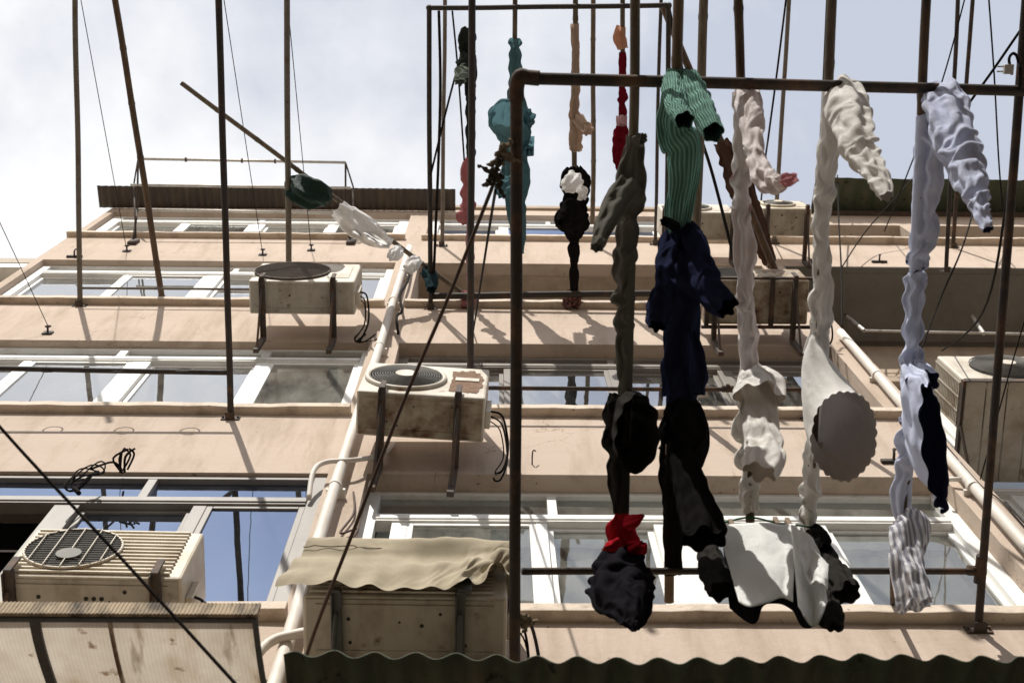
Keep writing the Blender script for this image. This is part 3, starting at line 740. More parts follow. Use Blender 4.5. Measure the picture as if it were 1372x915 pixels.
def foot(parent, p, mat='bracket'):              # plate that holds a rail to the wall
    p = Vector(p); q = MB().box(p.x - .055, p.x + .055, -.008, -.0005, p.z - .03, p.z + .03).box(p.x - .028, p.x + .028, -.05, -.008, p.z - .026, p.z - .02)
    q.tube([(p.x - .045, -.0, p.z), (p.x - .045, -.02, p.z)], .007, 6).tube([(p.x + .045, 0, p.z), (p.x + .045, -.02, p.z)], .007, 6)
    return q.build('wall_plate', mat, parent)
def pr(px0, z0, px1, z1=None):                   # two pixel points at given heights
    return H(px0[0], px0[1], z0), H(px1[0], px1[1], z0 if z1 is None else z1)

# big lower rack: pipe rail at left, far bar, right rail
zA, zB = 6.30, 7.0
def zc(px): return zA + (zB - zA) * (px - 692) / 674.0
rk = empty('laundry_rack', (1.0, -.1, 6.7), 'large rusty pipe laundry rack nearest the camera', 'laundry rack', 'pipe laundry racks')
def into(parent, o):
    o.parent = parent; o.location = o.location - parent.location; return o
c0 = H(692, 105, zA); c1 = H(1366, 122, zB); w0 = H(690, 938, zA); w0.y = 0; w1_ = H(1312, 832, zB); w1_.y = 0
into(rk, pole('rail', None, None, w0, c0 - (c0 - w0).normalized() * .03, .0205, 'rust', bend=.004, seed=1))
into(rk, pole('rail', None, None, w1_, c1 + (c1 - w1_).normalized() * .6, .0175, 'rust', bend=.004, seed=2))
into(rk, pole('crossbar', None, None, c0 + Vector((.03, 0, .0)), H(1400, 122.6, zB + .03), .0205, 'rust', bend=.003, seed=3))
el = MB().tube(crom([tuple(c0 + (w0 - c0).normalized() * .075), tuple(c0 + (w0 - c0).normalized() * .028 + Vector((.001, 0, 0))), tuple(c0 + Vector((.012, -.006, 0))), tuple(c0 + Vector((.035, -.003, 0))), tuple(c0 + Vector((.075, 0, .0)))], 5), .025, 14)
into(rk, el.build('elbow', 'rust', None, smooth=True))
into(rk, pole('near_bar', None, None, H(700, 765, zA + .03), H(1314, 765, zB + .02), .0135, 'rust', bend=.004, seed=4))
tj = MB()
p = H(1313, 765, zB + .01); tj.tube([p + Vector((-.05, 0, .01)), p + Vector((.025, 0, 0))], .022, 10).tube([p + Vector((0, .05, 0)), p + Vector((0, -.07, 0))], .0225, 10)
p = H(1196, 765, zc(1196)); tj.tube([p, W(1196, 815, -.0)], .012, 8)
into(rk, tj.build('fitting', 'rust', None))
foot(None, w1_).parent = rk
rk.children[-1].location = -rk.location
# rag ties on the left rail
def rag(label, px, z, r, mat, seed, n=9):
    c = H(px[0], px[1], z); rng = random.Random(seed); q = MB()
    for i in range(n):
        d = Vector((rng.uniform(-1, 1), rng.uniform(-1, 1), rng.uniform(-1.2, .4))).normalized(); L = rng.uniform(.7, 1.6) if i % 3 else 2.2
        pts = [c - d * r * .3]; 
        for k in range(1, 5): pts.append(c + d * r * L * k / 4 + Vector((rng.uniform(-1, 1), rng.uniform(-1, 1), rng.uniform(-1, .4) - .15 * k)) * r * .30)
        path = crom([tuple(p) for p in pts], 6); b0 = len(q.v)
        q.tube(path, [r * (.30 + .12 * math.sin(k * 1.3 + i)) * (1 - .55 * k / len(path)) for k in range(len(path))], 10)
        for k in range(b0, len(q.v)):
            v = q.v[k]; q.v[k] = v + Vector((noise.noise(v * 60), noise.noise(v * 60 + Vector((9, 0, 0))), noise.noise(v * 60 + Vector((0, 9, 0))))) * r * .30
    return tag(q.build('rag_tie', mat, None, smooth=True), label, 'rag')
MAT['ragb'] = cloth_mat('beige_rag', (.30, .25, .18), .1, mott=.5); MAT['ragd'] = cloth_mat('dark_rag', (.085, .07, .052), .05, mott=.6)
rag('pale knotted rag tied on the left rail of the big rack', (675, 203), zA - .03, .032, 'ragb', 1, 7)
rag('dark knotted rag tied just under the pale rag', (664, 238), zA - .05, .032, 'ragd', 5, 7)
rag('small beige rag knotted at the wall end of the near bar', (708, 829), zA + .02, .030, 'ragb', 11, 7)

# racks on the second and third row
r2 = empty('laundry_rack', (.9, 0, 9.8), 'thin iron laundry rack on the second row of windows', 'laundry rack', 'pipe laundry racks')
z2 = 9.79
A_, B_ = H(630, 560, z2), H(633, -90, z2); A_.y = 0; into(r2, pole('rail', None, None, A_, B_, .0205, 'iron', bend=.006, seed=6))
A2 = H(1085, 563, z2); A2.y = 0; into(r2, pole('rail', None, None, A2, H(1115, -80, z2), .0205, 'iron', bend=.006, seed=7))
into(r2, pole('near_bar', None, None, H(620, 519, z2 + .02), H(1086, 522.5, z2 + .02), .0135, 'rust', bend=.004, seed=8))
q = MB(); p = H(975, 521, z2 + .02); q.tube([p + Vector((-.035, 0, 0)), p + Vector((.035, 0, 0))], .022, 10).tube([p + Vector((0, .02, 0)), p + Vector((0, -.03, 0))], .012, 8)
into(r2, q.build('fitting', 'rust', None))
for p in (A_, A2): f_ = foot(None, p); into(r2, f_)
r3 = empty('laundry_rack', (.5, 0, 12.5), 'square iron laundry rack standing out from the third row of windows', 'laundry rack', 'pipe laundry racks')
z3 = 12.52
A3 = H(577, 412, z3); A3.y = 0; B3 = H(575, 11, z3); A4 = H(893, 408, z3); A4.y = 0; B4 = H(896, 8, z3)
into(r3, pole('rail', None, None, A3, B3, .019, 'iron', bend=.005, seed=9)); into(r3, pole('rail', None, None, A4, B4, .019, 'iron', bend=.005, seed=10))
into(r3, pole('crossbar', None, None, B3 + Vector((-.015, 0, 0)), B4 + Vector((.015, 0, 0)), .019, 'iron', bend=.008, seed=11))
into(r3, pole('near_bar', None, None, H(577, 397, z3 + .02), H(900, 393, z3 + .02), .026, 'iron', bend=.005, seed=12))
q = MB().ring(B3, .001, .024, (1, 0, 0), (0, 1, 0), 10, 8).ring(B4, .001, .024, (1, 0, 0), (0, 1, 0), 10, 8); into(r3, q.build('elbow', 'iron', None))
for p in (A3, A4): into(r3, foot(None, p))

# left bay: rails sticking out with guy wires
def rail(label, base, top, r, mat='greyiron', bar=None, seed=0, nodes=0, name='laundry_rail'):
    b = Vector(base); b.y = min(b.y, 0.0)
    o = empty(name, b, label, 'pole', 'poles standing out from the facade')
    q = pole('rail' if not nodes else 'bamboo', None, None, b, top, r, mat, nodes=nodes, bend=.010, seed=seed); q.parent = o; q.location = -b
    f_ = foot(None, b); f_.parent = o; f_.location = -b
    return o
zr3 = 12.53
ra = rail('grey iron rail sticking out near the left edge', W(107, 410), H(100, -100, zr3), .021, seed=21)
rb = rail('dark bamboo pole slanting out near the left edge', W(218, 403), H(140, -90, zr3 + .25), .025, 'bambood', seed=22, nodes=.42, name='bamboo_pole')
zr2 = W(309, 561).z
rc_ = rail('black iron rail with a side bar carrying rings at left', W(309, 561), H(290, -100, zr2), .0195, 'iron', seed=23)
q = pole('side_bar', None, None, H(-120, 492, zr2 + .02), H(311, 499, zr2 + .02), .0165, 'iron', bend=.004, seed=24); q.parent = rc_; q.location = -rc_.location
for px in (67, 160, 246):
    c = H(px, 496, zr2 + .05); k = MB().ring(c, .055, .005, (1, 0, 0), (0, .12, .99), 28, 6).build('ring', 'iron', None, smooth=True); k.parent = rc_; k.location = -rc_.location
rd = rail('grey iron rail rising behind the mesh fan air conditioner', W(387, 411), H(383, -100, zr3), .023, seed=25)
# small ring shadows on the third row rack come from a bar with rings
q = pole('side_bar', None, None, H(106, 386, zr3 + .02), H(388, 388, zr3 + .02), .010, 'greyiron', bend=.003, seed=26); q.parent = ra; q.location = -ra.location
# rails of the top row
for lab, b, t, r, mt, sd in (('thin grey rail in the top row just right of the square rack corner', (592, 330), (597, -60), .019, 'greyiron', 31),
                             ('thin dark rail in the top row left of the green sweater', (878, 328), (887, -60), .017, 'iron', 32),
                             ('thin iron rail in the top row between the pink white garment and cream trousers', (1037, 327), (1061, -60), .021, 'greyiron', 33),
                             ('thin brown rail in the top row right of the blue trousers', (1277, 332), (1308, -60), .020, 'rust', 34),
                             ('dark iron rail behind the blue trousers ending at the third row soffit', (1268, 364), (1286, -60), .019, 'iron', 35)):
    bb = W(*b); rail(lab, bb, H(t[0], t[1], bb.z), r, mt, seed=sd)

# bamboo poles with laundry
POLES = []
BP = 'bamboo laundry poles'
def bpole(label, pb, pt, zb, zt, rpx, mat='bamboo', seed=0, nodes=.38):
    A, B = H(pb[0], pb[1], zb), H(pt[0], pt[1], zt); POLES.append((A, B, rpx / 2 * mpx(A.lerp(B, .5))))
    return pole('bamboo_pole', label, 'pole', A, B, rpx / 2 * mpx(A.lerp(B, .5)), mat, nodes=nodes, group=BP, bend=.012, seed=seed)
zf_, zg, zj, zk, zl = [zc(x) + .045 for x in (845, 903, 998, 1105, 1230)]
bpole('bamboo pole threaded through the grey trousers and red bra', (833, 748), (855, -110), zf_, zf_, 13, 'bamboo', 41)
bpole('tan bamboo pole threaded through the green sweater and navy hoodie', (898, 806), (909, -110), zg, zg, 14, 'bambool', 42)
bpole('bamboo pole inside the pinkish white garment', (1004, 700), (988, -110), zj, zj, 12, 'bambood', 43)
bpole('bamboo pole inside the cream trousers', (1084, 714), (1121, -110), zk, zk, 13, 'bamboo', 44)
bpole('dark wire bound bamboo pole inside the blue trousers', (1212, 700), (1247, -110), zl, zl, 12.5, 'bambood', 45)
bpole('bare bamboo pole right of the green sweater', (925, 552), (948, -110), 9.84, 9.84, 12, 'bamboo', 46)
z3p = z3 + .055
bpole('bamboo pole inside the beige and black garments', (769, 412), (772, -90), z3p, z3p, 7, 'bamboo', 47)
bpole('bare thin bamboo pole right of the beige garment', (794, 300), (796, -90), 15.2, 15.2, 6.5, 'bamboo', 48)
bpole('bamboo pole inside the red garment', (831, 408), (835, -90), z3p, z3p, 6.5, 'bamboo', 49)
bpole('bamboo pole inside the teal shirt', (690, 408), (690, -90), z3p, z3p, 6.5, 'bamboo', 50)
bpole('diagonal bamboo pole with green and white laundry over the left bay', (644, 412), (243, 111), z3p + .05, z3p + .12, 6.5, 'bamboo', 51)
o = bpole('thick dark timber slanting behind the pink white garment', (1046, 378), (887, 6), 12.1, 12.75, 10, 'bambood', 52, 0)

# drying rod under the dark soffit at right
def rod():
    o = empty('drying_rod', (4, .5, 13.6), 'thin pale drying rod on two arms below the dark soffit at right', 'clothes rod')
    y = .45; a, b = W(1158, 443, y), W(1400, 448, y); a2 = W(1135, 424, y); b2 = W(1292, 408, y)
    e = W(1318, 447, y)
    for nm, p, q_, r in (('bar', a, b, .012), ('arm', a2, a, .018), ('arm', b2, e, .018)):
        k = MB().tube([p, q_], r, 8).build(nm, 'galv', None, loc=o.location); k.parent = o; k.location = (0, 0, 0)
    for p in (a2, b2):
        k = MB().tube([p, Vector((p.x, p.y, ZL[2]))], .012, 8).build('hanger', 'rust', None, loc=o.location); k.parent = o; k.location = (0, 0, 0)
rod()

# folding rack, top row left
def folding():
    zf2 = 15.78; o = empty('folding_rack', (-2.5, 0, 15.3), 'folding laundry rack with three pale bars below the dark roof canopy', 'laundry rack')
    def ad(mb, nm, mt): k = mb.build(nm, mt, None, smooth=True, loc=o.location); k.parent = o; k.location = (0, 0, 0)
    bl = W(178, 327); brt = W(470, 327); bl.y = brt.y = 0
    bars = []
    for (yy, zz, xa, xb) in ((-.72, 15.80, 184, 463), (-.46, 15.86, 178, 466), (-.22, 15.72, 183, 464)):
        pass
    P = [(H(185, 213, 15.8), H(463, 218, 15.8)), (H(175, 248, 15.75), H(470, 252, 15.75)), (H(184, 281, 15.7), H(463, 286, 15.7))]
    for a, b in P: ad(MB().tube([a, b], .014, 10), 'bar', 'galv')
    for i, s in ((0, bl), (1, brt)):
        pts = [s] + [q[i] for q in reversed(P)]
        ad(MB().tube([s, P[2][i]], .012, 8).tube([P[2][i], P[0][i]], .010, 8), 'arm', 'rust')
        mid = P[1][i] + Vector((.02, 0, .05)); ad(MB().tube([s + Vector((0, 0, .12)), mid], .009, 8).tube([mid, P[0][i]], .008, 8), 'arm', 'rust')
        ad(MB().box(s.x - .04, s.x + .04, -.03, -.001, s.z - .06, s.z + .12), 'wall_plate', 'bracket')
    q = MB()
    for t in (.23, .50, .66): p = P[0][0].lerp(P[0][1], t); q.tube([p + Vector((-.008, 0, 0)), p + Vector((.008, 0, 0))], .024, 8)
    ad(q, 'clip', 'bracket')
folding()

# ------------------------------------------------------------------ wires and cables
GW = 'guy wires of the rails'
def anchor(label, p):
    p = Vector(p); p.y = 0; q = MB().box(p.x - .035, p.x + .035, -.012, -.001, p.z - .035, p.z + .035); q.tube([(p.x, -.01, p.z), (p.x, -.045, p.z + .01)], .008, 6)
    q.ring((p.x, -.05, p.z + .02), .02, .005, (1, 0, 0), (0, 0, 1), 14, 5)
    return tag(q.build('wall_hook', 'iron', None), label, 'hook')
an = W(64, 447); anchor('small iron hook on the second row wall at left, holding a wire', an)
line('guy_wire', 'wire from the wall hook at left running up out of the picture', 'wire', [an + Vector((0, -.05, .02)), H(-60, 170, 12.55)], .0032, group=GW)
for (pt, pa, zt_, lab) in (((101, -40), (170, 337), zr3, 'thin wire from the leftmost rail down to the folding rack'),
                      ((297, -20), (352, 342), zr2 + 2.6, 'thin wire behind the black rail down to the mesh fan air conditioner'),
                      ((382, -30), (417, 336), zr3, 'thin wire beside the grey rail above the mesh fan air conditioner')):
    a = W(*pa); a.y = 0; line('guy_wire', lab, 'wire', [a + Vector((0, -.01, 0)), H(pt[0], pt[1], zt_)], .0035, group=GW)
    anchor('small hook on the third row wall under the ' + {170: 'folding rack', 352: 'black rail wire', 417: 'grey rail wire'}[pa[0]], a)
line('cable', 'black cable crossing the bottom left air conditioner and awning', 'cable', [H(-80, 470, 5.6), H(0, 572, 5.5), H(160, 745, 5.2), H(315, 915, 4.9), H(420, 1030, 4.7)], .0052, 'rubber')
line('cable', 'brown cable hanging from the rag on the left rail down past the canvas', 'cable', [H(664, 240, zA - .05), H(600, 400, zA - .10), H(540, 540, zA - .14), H(470, 720, zA - .2), H(420, 850, zA - .25), H(385, 960, zA - .3)], .0064, 'browncable')
line('cable', 'black cable running from the rag tie to the second row wall', 'cable', [H(664, 255, zA), H(655, 310, 7.5), W(634, 445)], .006, 'rubber')
line('cable', 'twisted black cord hanging down inside the square rack', 'cable', [H(588, 15, z3), H(590, 110, z3 - .1), H(588, 200, z3 - .1), H(584, 300, z3 - .05), H(580, 395, z3)], .011, 'rubber')
line('cable', 'thin black cord slanting from the square rack toward the dark jacket', 'cable', [H(577, 235, z3 - .02), H(600, 140, z3), H(622, 60, z3 + .05), H(634, 30, z3 + .05)], .008, 'rubber')
line('cable', 'thin cord tied between the rack corner and the pink cloth', 'cable', [H(606, 15, z3), H(614, 100, z3 - .05), H(622, 215, z3 - .05)], .007, 'rubber')
line('cable', 'black cord slanting down past the bare bamboo to the rusty air conditioner', 'cable', [H(897, 15, z3), H(925, 140, 12.6), H(955, 235, 12.9), W(988, 365, -.3)], .013, 'rubber')
line('cable', 'black cord slanting across the blue trousers toward the top right corner', 'cable', [H(1290, 150, 9.8), H(1330, 95, 9.8), H(1375, 30, 9.8), H(1420, -30, 9.8)], .008, 'rubber')
line('cable', 'cable with a loose plug strapped to the right rail', 'cable', [H(1356, 100, zB - .03), H(1352, 80, zB - .05), H(1358, 72, zB - .05), H(1364, 82, zB - .04), H(1366, 120, zB - .03), H(1350, 260, zB + .6), H(1316, 420, zB + 1.6), W(1262, 470, .3)], .006, 'rubber')
q = MB(); p = H(1352, 93, zB - .05); q.box(p.x - .02, p.x + .015, p.y - .018, p.y + .018, p.z - .01, p.z + .012); q.box(p.x - .045, p.x - .02, p.y - .012, p.y - .006, p.z, p.z + .004); q.box(p.x - .045, p.x - .02, p.y + .006, p.y + .012, p.z, p.z + .004)
tag(q.build('plug', 'grime_alu', None, bevel=.003), 'pale electric plug hanging beside the right rail near the top', 'plug')
line('cable', 'long thin cord at upper right from the sky to the third row wall', 'cable', [H(1322, -40, 12.6), H(1332, 100, 12.8), H(1340, 240, 13.4), W(1352, 350)], .007, 'rubber')
line('cable', 'thin cord from the top right corner passing behind the blue trousers', 'cable', [H(1300, -30, 12.6), H(1262, 110, 12.7), H(1215, 235, 13.2), W(1185, 310)], .006, 'rubber')
line('cable', 'thin cord left of the cream trousers with a knot in the middle', 'cable', [H(1058, -40, 12.6), H(1042, 90, 12.7), H(1030, 180, 12.8), H(1024, 225, 12.9), W(1018, 290)], .008, 'rubber')
line('cable', 'black cord hanging below the green canopy beside the cream trousers', 'cable', [W(1122, 235, -.4), W(1124, 300, -.2), W(1127, 358, -.1), W(1128, 440, .1)], .008, 'rubber')
line('cable', 'cord slanting up from the black cord knot to the green canopy', 'cable', [W(1128, 358, -.1), W(1160, 310, -.2), W(1200, 265, -.4), W(1235, 225, -.45)], .006, 'rubber')
line('cable', 'cord slanting down across the dark soffit right of the blue trousers', 'cable', [W(1310, 260, -.5), W(1290, 330, -.3), W(1260, 400, .1), W(1230, 480, .4)], .008, 'rubber')
line('cable', 'thin cord hanging in front of the large air conditioner', 'cable', [H(1400, 340, 9.0), H(1358, 480, 8.9), H(1325, 600, 8.8), H(1300, 690, 8.8)], .004, 'rubber')
line('cable', 'black cord looped along the middle drainpipe', 'cable', [(xp + .06, -.03, 14.2), (xp + .07, -.05, 13.3), (xp + .05, -.09, 12.6), (xp + .09, -.06, 12.2), (xp + .07, -.09, 11.9), (xp + .10, -.04, 11.6)], .011, 'rubber')
line('cable', 'grey cable loop on the pier left of the bottom middle window', 'cable', [(xp + .07, -.015, 8.5), (xp + .10, -.02, 8.2), (xp + .06, -.02, 7.95), (xp + .14, -.02, 8.0), (xp + .09, -.02, 7.75), (xp + .03, -.02, 7.6)], .006, 'browncable')
# coil hanging on the second row wall at left
def coil():
    c = W(131, 641); o = MB(); rng = random.Random(4); c.y = 0
    for i in range(5):
        pts = []; tl = rng.uniform(-.5, .5); w = rng.uniform(.035, .06); hh = rng.uniform(.10, .15)
        for k in range(22):
            a = 2 * math.pi * k / 21
            pts.append((c.x + w * math.cos(a + tl) + .03 * math.sin(a) + .012 * i, -.10 - .02 * math.sin(a * 2 + i) - .012 * i, c.z - .30 + hh * math.sin(a)))
        o.tube(pts, .0042, 5)
    o.tube(crom([(c.x + .02, -.10, c.z - .40), (c.x + .02, -.12, c.z - .46), (c.x + .05, -.11, c.z - .5)], 4), .012, 6)
    o.tube(crom([(c.x + .02, -.12, c.z - .18), (c.x + .08, -.1, c.z - .02), (c.x + .10, -.05, c.z + .06), (c.x + .11, 0, c.z + .08)], 5), .006, 5)
    for i in range(7):
        a = Vector((c.x + .10 + rng.uniform(-.02, .05), -.03, c.z + rng.uniform(-.06, .08)))
        o.tube(crom([tuple(a), tuple(a + Vector((rng.uniform(-.02, .05), -.08, rng.uniform(-.04, .03)))), tuple(a + Vector((rng.uniform(.0, .09), -.12, rng.uniform(-.03, .05))))], 4), .006, 5)
    tag(o.build('wire_coil', 'rubber', None, smooth=True), 'tangled black wire coil hanging on the left wall above the blue window', 'wire')
coil()
for px, py, lab in ((100, 345, 'iron clip on the wall behind the leftmost rail'), (1178, 352, 'iron cleat on the top row wall below the green canopy'), (1197, 620, 'small black iron hook on the wall beside the blue shirt'),
                    (713, 622, 'small bent nail hook on the wall right of the left rail')):
    p = W(px, py); q = MB(); q.tube(crom([(p.x, 0, p.z), (p.x, -.05, p.z), (p.x + .005, -.07, p.z + .03), (p.x + .02, -.06, p.z + .05)], 4), .008 if px != 713 else .004, 6)
    if px != 713: q.box(p.x - .07, p.x + .07, -.02, -.001, p.z - .02, p.z + .015)
    tag(q.build('wall_hook', 'iron', None), lab, 'hook')
# ------------------------------------------------------------------ laundry
LA = 'laundry hung on the poles'
def fold_noise(phi, s, seed, amp, bunch, twist):
    """swelling, slanting sharp-edged folds that wind round the tube, and gathers across it"""
    c, sn = math.cos(phi), math.sin(phi)
    a = noise.noise(Vector((c * 1.1 + seed, sn * 1.1, s * 6)))
    wv = noise.noise(Vector((s * 6, seed, 2))) + .5 * noise.noise(Vector((c + seed, sn, s * 9)))
    g1 = 1 - 2 * abs(math.sin(phi * 1.0 + twist * s + 2.6 * wv)) ** .8
    g2 = 1 - 2 * abs(math.sin(phi * 2.5 - twist * 1.7 * s + seed + 3.4 * wv)) ** .7
    n1 = noise.noise(Vector((c * 2.2 + seed, sn * 2.2, s * 26)))
    n2 = noise.noise(Vector((c * 4.5, sn * 4.5 + seed, s * 48)))
    bu = 1 - 2.4 * abs(noise.noise(Vector((c * .9 + s * 3, sn * .9 + seed * 3, s * 21))))
    return amp * (.8 * a + .45 * g1 + .30 * g2 + .55 * n1) + bunch * (1.15 * bu)
SIM = list(SIM0)
def tube_cloth(name, mat, rings, z, parent=None, dzs=3.0, grow=1, gc=1.19, gl=None, ratio=.75, seed=1.0, amp=.30, bunch=.12, twist=14, seg=62, step=.0078, caps=(False, False), solid=0, hem=0.0):
    """rings: (px, py, width px[, dz]) along the garment, unprojected at height z + dz; a folded tube of cloth"""
    rr = [(a[0], a[1], a[2], (a[3] * dzs if len(a) > 3 else 0.0)) for a in rings]
    cen = [H(a[0], a[1], z + a[3]) for a in rr]
    keys = [(c.x, c.y, c.z, a[2] * .5 * mpx(c)) for c, a in zip(cen, rr)]
    L = sum((cen[i + 1] - cen[i]).length for i in range(len(cen) - 1))
    q = crom(keys, max(3, int(L / step / max(1, len(keys) - 1))))
    P = [Vector(k[:3]) for k in q]; n = len(P); mb = MB(); uv = []; s = 0; gc_ = gc; gl_ = gl or 1.01 + bunch * 1.35
    for i, p in enumerate(P):
        t = (P[min(i + 1, n - 1)] - P[max(i - 1, 0)]).normalized(); v = (p - CAM).normalized()
        a = t.cross(v).normalized(); b = t.cross(a).normalized()
        if i: s += (p - P[i - 1]).length
        w = max(.004, q[i][3]); e = 1.0
        for j in range(seg):
            phi = 2 * math.pi * j / seg
            f = max(.35, 1 + fold_noise(phi, s, seed, amp, bunch, twist))
            off = t * (hem * w * math.sin(phi * 5 + seed) if i in (0, n - 1) else 0)
            mb.v.append(p + a * math.cos(phi) * w * f + b * math.sin(phi) * w * ratio * f + off)
            pass
            uv.append((j / seg * 6, s * 8))
    for i in range(n - 1):
        for j in range(seg):
            k = i * seg + j; k2 = i * seg + (j + 1) % seg
            mb.f.append([k, k2, k2 + seg, k + seg])
    for c, base in ((caps[0], 0), (caps[1], (n - 1) * seg)):
        if c:
            ctr = sum((mb.v[base + j] for j in range(seg)), Vector()) / seg; mb.v.append(ctr); uv.append((0, 0)); ci = len(mb.v) - 1
            for j in range(seg): mb.f.append([base + j, base + (j + 1) % seg, ci])
    o = mb.build(name, mat, parent, smooth=True, solid=solid, uvs=uv, recalc=False)
    if grow: SIM.append((o, seg, n, True, gc_, gl_, None, 60, 8))
    return o
def ring_cloth(name, mat, rings, parent=None, seed=1.0, amp=.05, seg=132, n=9, scal=0.0, nscal=22, solid=0, cap=True, grow=.007):
    """rings: (px, py, rx, ry, rot deg, z): horizontal loops of cloth from the pole down to an open hem"""
    q = crom([tuple(float(x) for x in r) for r in rings], n); mb = MB(); m_ = len(q)
    for i, (px, py, rx, ry, ro, z) in enumerate(q):
        u = i / (m_ - 1); co, si = math.cos(R(ro)), math.sin(R(ro))
        for j in range(seg):
            phi = 2 * math.pi * j / seg
            wv = noise.noise(Vector((math.cos(phi) + seed, math.sin(phi), u * 2))); f = 1 + amp * (noise.noise(Vector((math.cos(phi) * 2 + seed, math.sin(phi) * 2, u * 2.2))) * 1.4 + .8 * noise.noise(Vector((math.cos(phi) * 5, math.sin(phi) * 5 + seed, u * 3))) + (1.1 - 1.08 * u) * (.5 - abs(math.sin(phi * 4 + u * 3 + 4 * wv)) ** .7))
            if i > m_ - 4: f *= 1 + scal * (1 - (m_ - 1 - i) / 4) * abs(math.sin(phi * nscal / 2))
            ex, ey = rx * f * math.cos(phi), ry * f * math.sin(phi)
            mb.v.append(H(px + ex * co - ey * si, py + ex * si + ey * co, z))
    for i in range(m_ - 1):
        for j in range(seg):
            k = i * seg + j; k2 = i * seg + (j + 1) % seg
            mb.f.append([k + seg, k2 + seg, k2, k])
    if cap:
        ctr = sum((mb.v[j] for j in range(seg)), Vector()) / seg; mb.v.append(ctr); ci = len(mb.v) - 1
        for j in range(seg): mb.f.append([j, (j + 1) % seg, ci])
    o = mb.build(name, mat, parent, smooth=True, solid=solid, recalc=False)
    if grow: SIM.append((o, seg, m_, True, 1 + grow, 1 + grow, None, 50, 8))
    return o
CM = {
 'grey': cloth_mat('grey_trouser_cotton', (.155, .148, .128), .12), 'dgrey': cloth_mat('charcoal_cotton', (.038, .036, .033), .06),
 'navy': cloth_mat('navy_fleece', (.022, .026, .056), .05, lining_shade=(.012, .012, .018)), 'black': cloth_mat('black_cotton', (.014, .013, .013), .02),
 'shiny': cloth_mat('black_satin', (.016, .015, .018), .02), 'red': cloth_mat('red_cotton', (.42, .018, .028), .15),
 'wine': cloth_mat('wine_red_cotton', (.20, .012, .025), .2), 'pinkwhite': cloth_mat('pinkish_white_cotton', (.95, .88, .87), .16, lining_shade=(.62, .40, .40)),
 'offwhite': cloth_mat('off_white_cotton', (.95, .92, .87), .16, lining_shade=(.62, .54, .46)), 'cream': cloth_mat('cream_cotton', (.95, .93, .89), .16, lining_shade=(.50, .45, .42)),
 'blue': cloth_mat('pale_blue_denim', (.68, .73, .92), .08, lining_shade=(.05, .06, .11)), 'blue2': cloth_mat('pale_blue_shirting', (.70, .75, .93), .08, lining_shade=(.030, .035, .07)),  # dark backs here put the shadow inside the garments into the colour
 'stripe': cloth_mat('striped_cotton', (.90, .89, .92), .14, stripes=(16, (.40, .40, .46), 'X', 1.5)), 'white': cloth_mat('white_cotton', (.92, .91, .89), .16, mott=.04),
 'sheet': cloth_mat('white_towelling', (.94, .94, .92), .14, mott=.05), 'teal': cloth_mat('teal_cotton', (.13, .25, .28), .3), 'pink': cloth_mat('pink_cotton', (.56, .26, .27), .35),
 'palepink': cloth_mat('pale_pink_cotton', (.55, .34, .36), .3), 'beige': cloth_mat('beige_cotton', (.60, .46, .36), .4), 'peach': cloth_mat('peach_cotton', (.66, .38, .26), .35),
 'dgreen': cloth_mat('dark_green_nylon', (.014, .036, .026), .12, shine=.5), 'jack': cloth_mat('dark_grey_green_jacket', (.035, .040, .035), .08), 'jcuff': cloth_mat('grey_green_cuff', (.20, .23, .19), .1),
 'brown': cloth_mat('brown_cloth', (.10, .060, .045), .15), 'print': cloth_mat('dark_flowered_cloth', (.05, .035, .035), .1, mott=.3, stripes=(30, (.35, .16, .14), 'DIAGONAL', 12)),
 'dark2': cloth_mat('dark_teal_cloth', (.03, .055, .065), .1),
}
def T(o, label, cat='clothing', group=LA): return tag(o, label, cat, group)
# green sweater on the tan pole
sw = T(tube_cloth('sweater', MAT['knit'], [(908, 92, 26), (907, 112, 40), (905, 150, 46), (904, 180, 50), (915, 196, 52), (917, 225, 44), (913, 262, 37), (909, 288, 36), (910, 320, 28), (911, 350, 24)], zg, seed=2.2, amp=.13, bunch=.03, twist=4, ratio=.6, gc=1.10, gl=1.02),
       'green knitted sweater with two open cuffs hanging on the tan bamboo pole', 'sweater')
tube_cloth('sleeve', MAT['knit'], [(900, 108, 28, -.02), (903, 128, 31, -.10), (909, 146, 30, -.17), (917, 161, 27, -.22)], zg, sw, seed=3.1, amp=.07, bunch=.0, twist=0, ratio=.9, gc=1.06, gl=1.01)
tube_cloth('sleeve', MAT['knit'], [(924, 104, 26, -.02), (933, 128, 32, -.08), (944, 154, 33, -.15), (956, 178, 30, -.20)], zg, sw, seed=4.7, amp=.07, bunch=.0, twist=0, ratio=.9, gc=1.06, gl=1.01)
# navy hoodie
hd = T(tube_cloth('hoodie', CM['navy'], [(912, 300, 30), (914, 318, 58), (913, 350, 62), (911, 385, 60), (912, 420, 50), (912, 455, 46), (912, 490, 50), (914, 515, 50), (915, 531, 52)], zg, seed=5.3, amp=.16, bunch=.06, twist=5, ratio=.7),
       'navy blue hoodie with hanging sleeves below the green sweater', 'hoodie')
tube_cloth('sleeve', CM['navy'], [(900, 322, 30, -.01), (893, 350, 28, -.05), (892, 375, 26, -.09), (888, 402, 34, -.12), (882, 425, 32, -.15), (880, 437, 22, -.17)], zg, hd, seed=6.2, amp=.2, bunch=.06, twist=6)
tube_cloth('sleeve', CM['navy'], [(928, 318, 34, -.01), (938, 352, 34, -.06), (944, 380, 44, -.10), (958, 398, 40, -.13), (975, 413, 30, -.16)], zg, hd, seed=7.7, amp=.16, bunch=.05, twist=6)
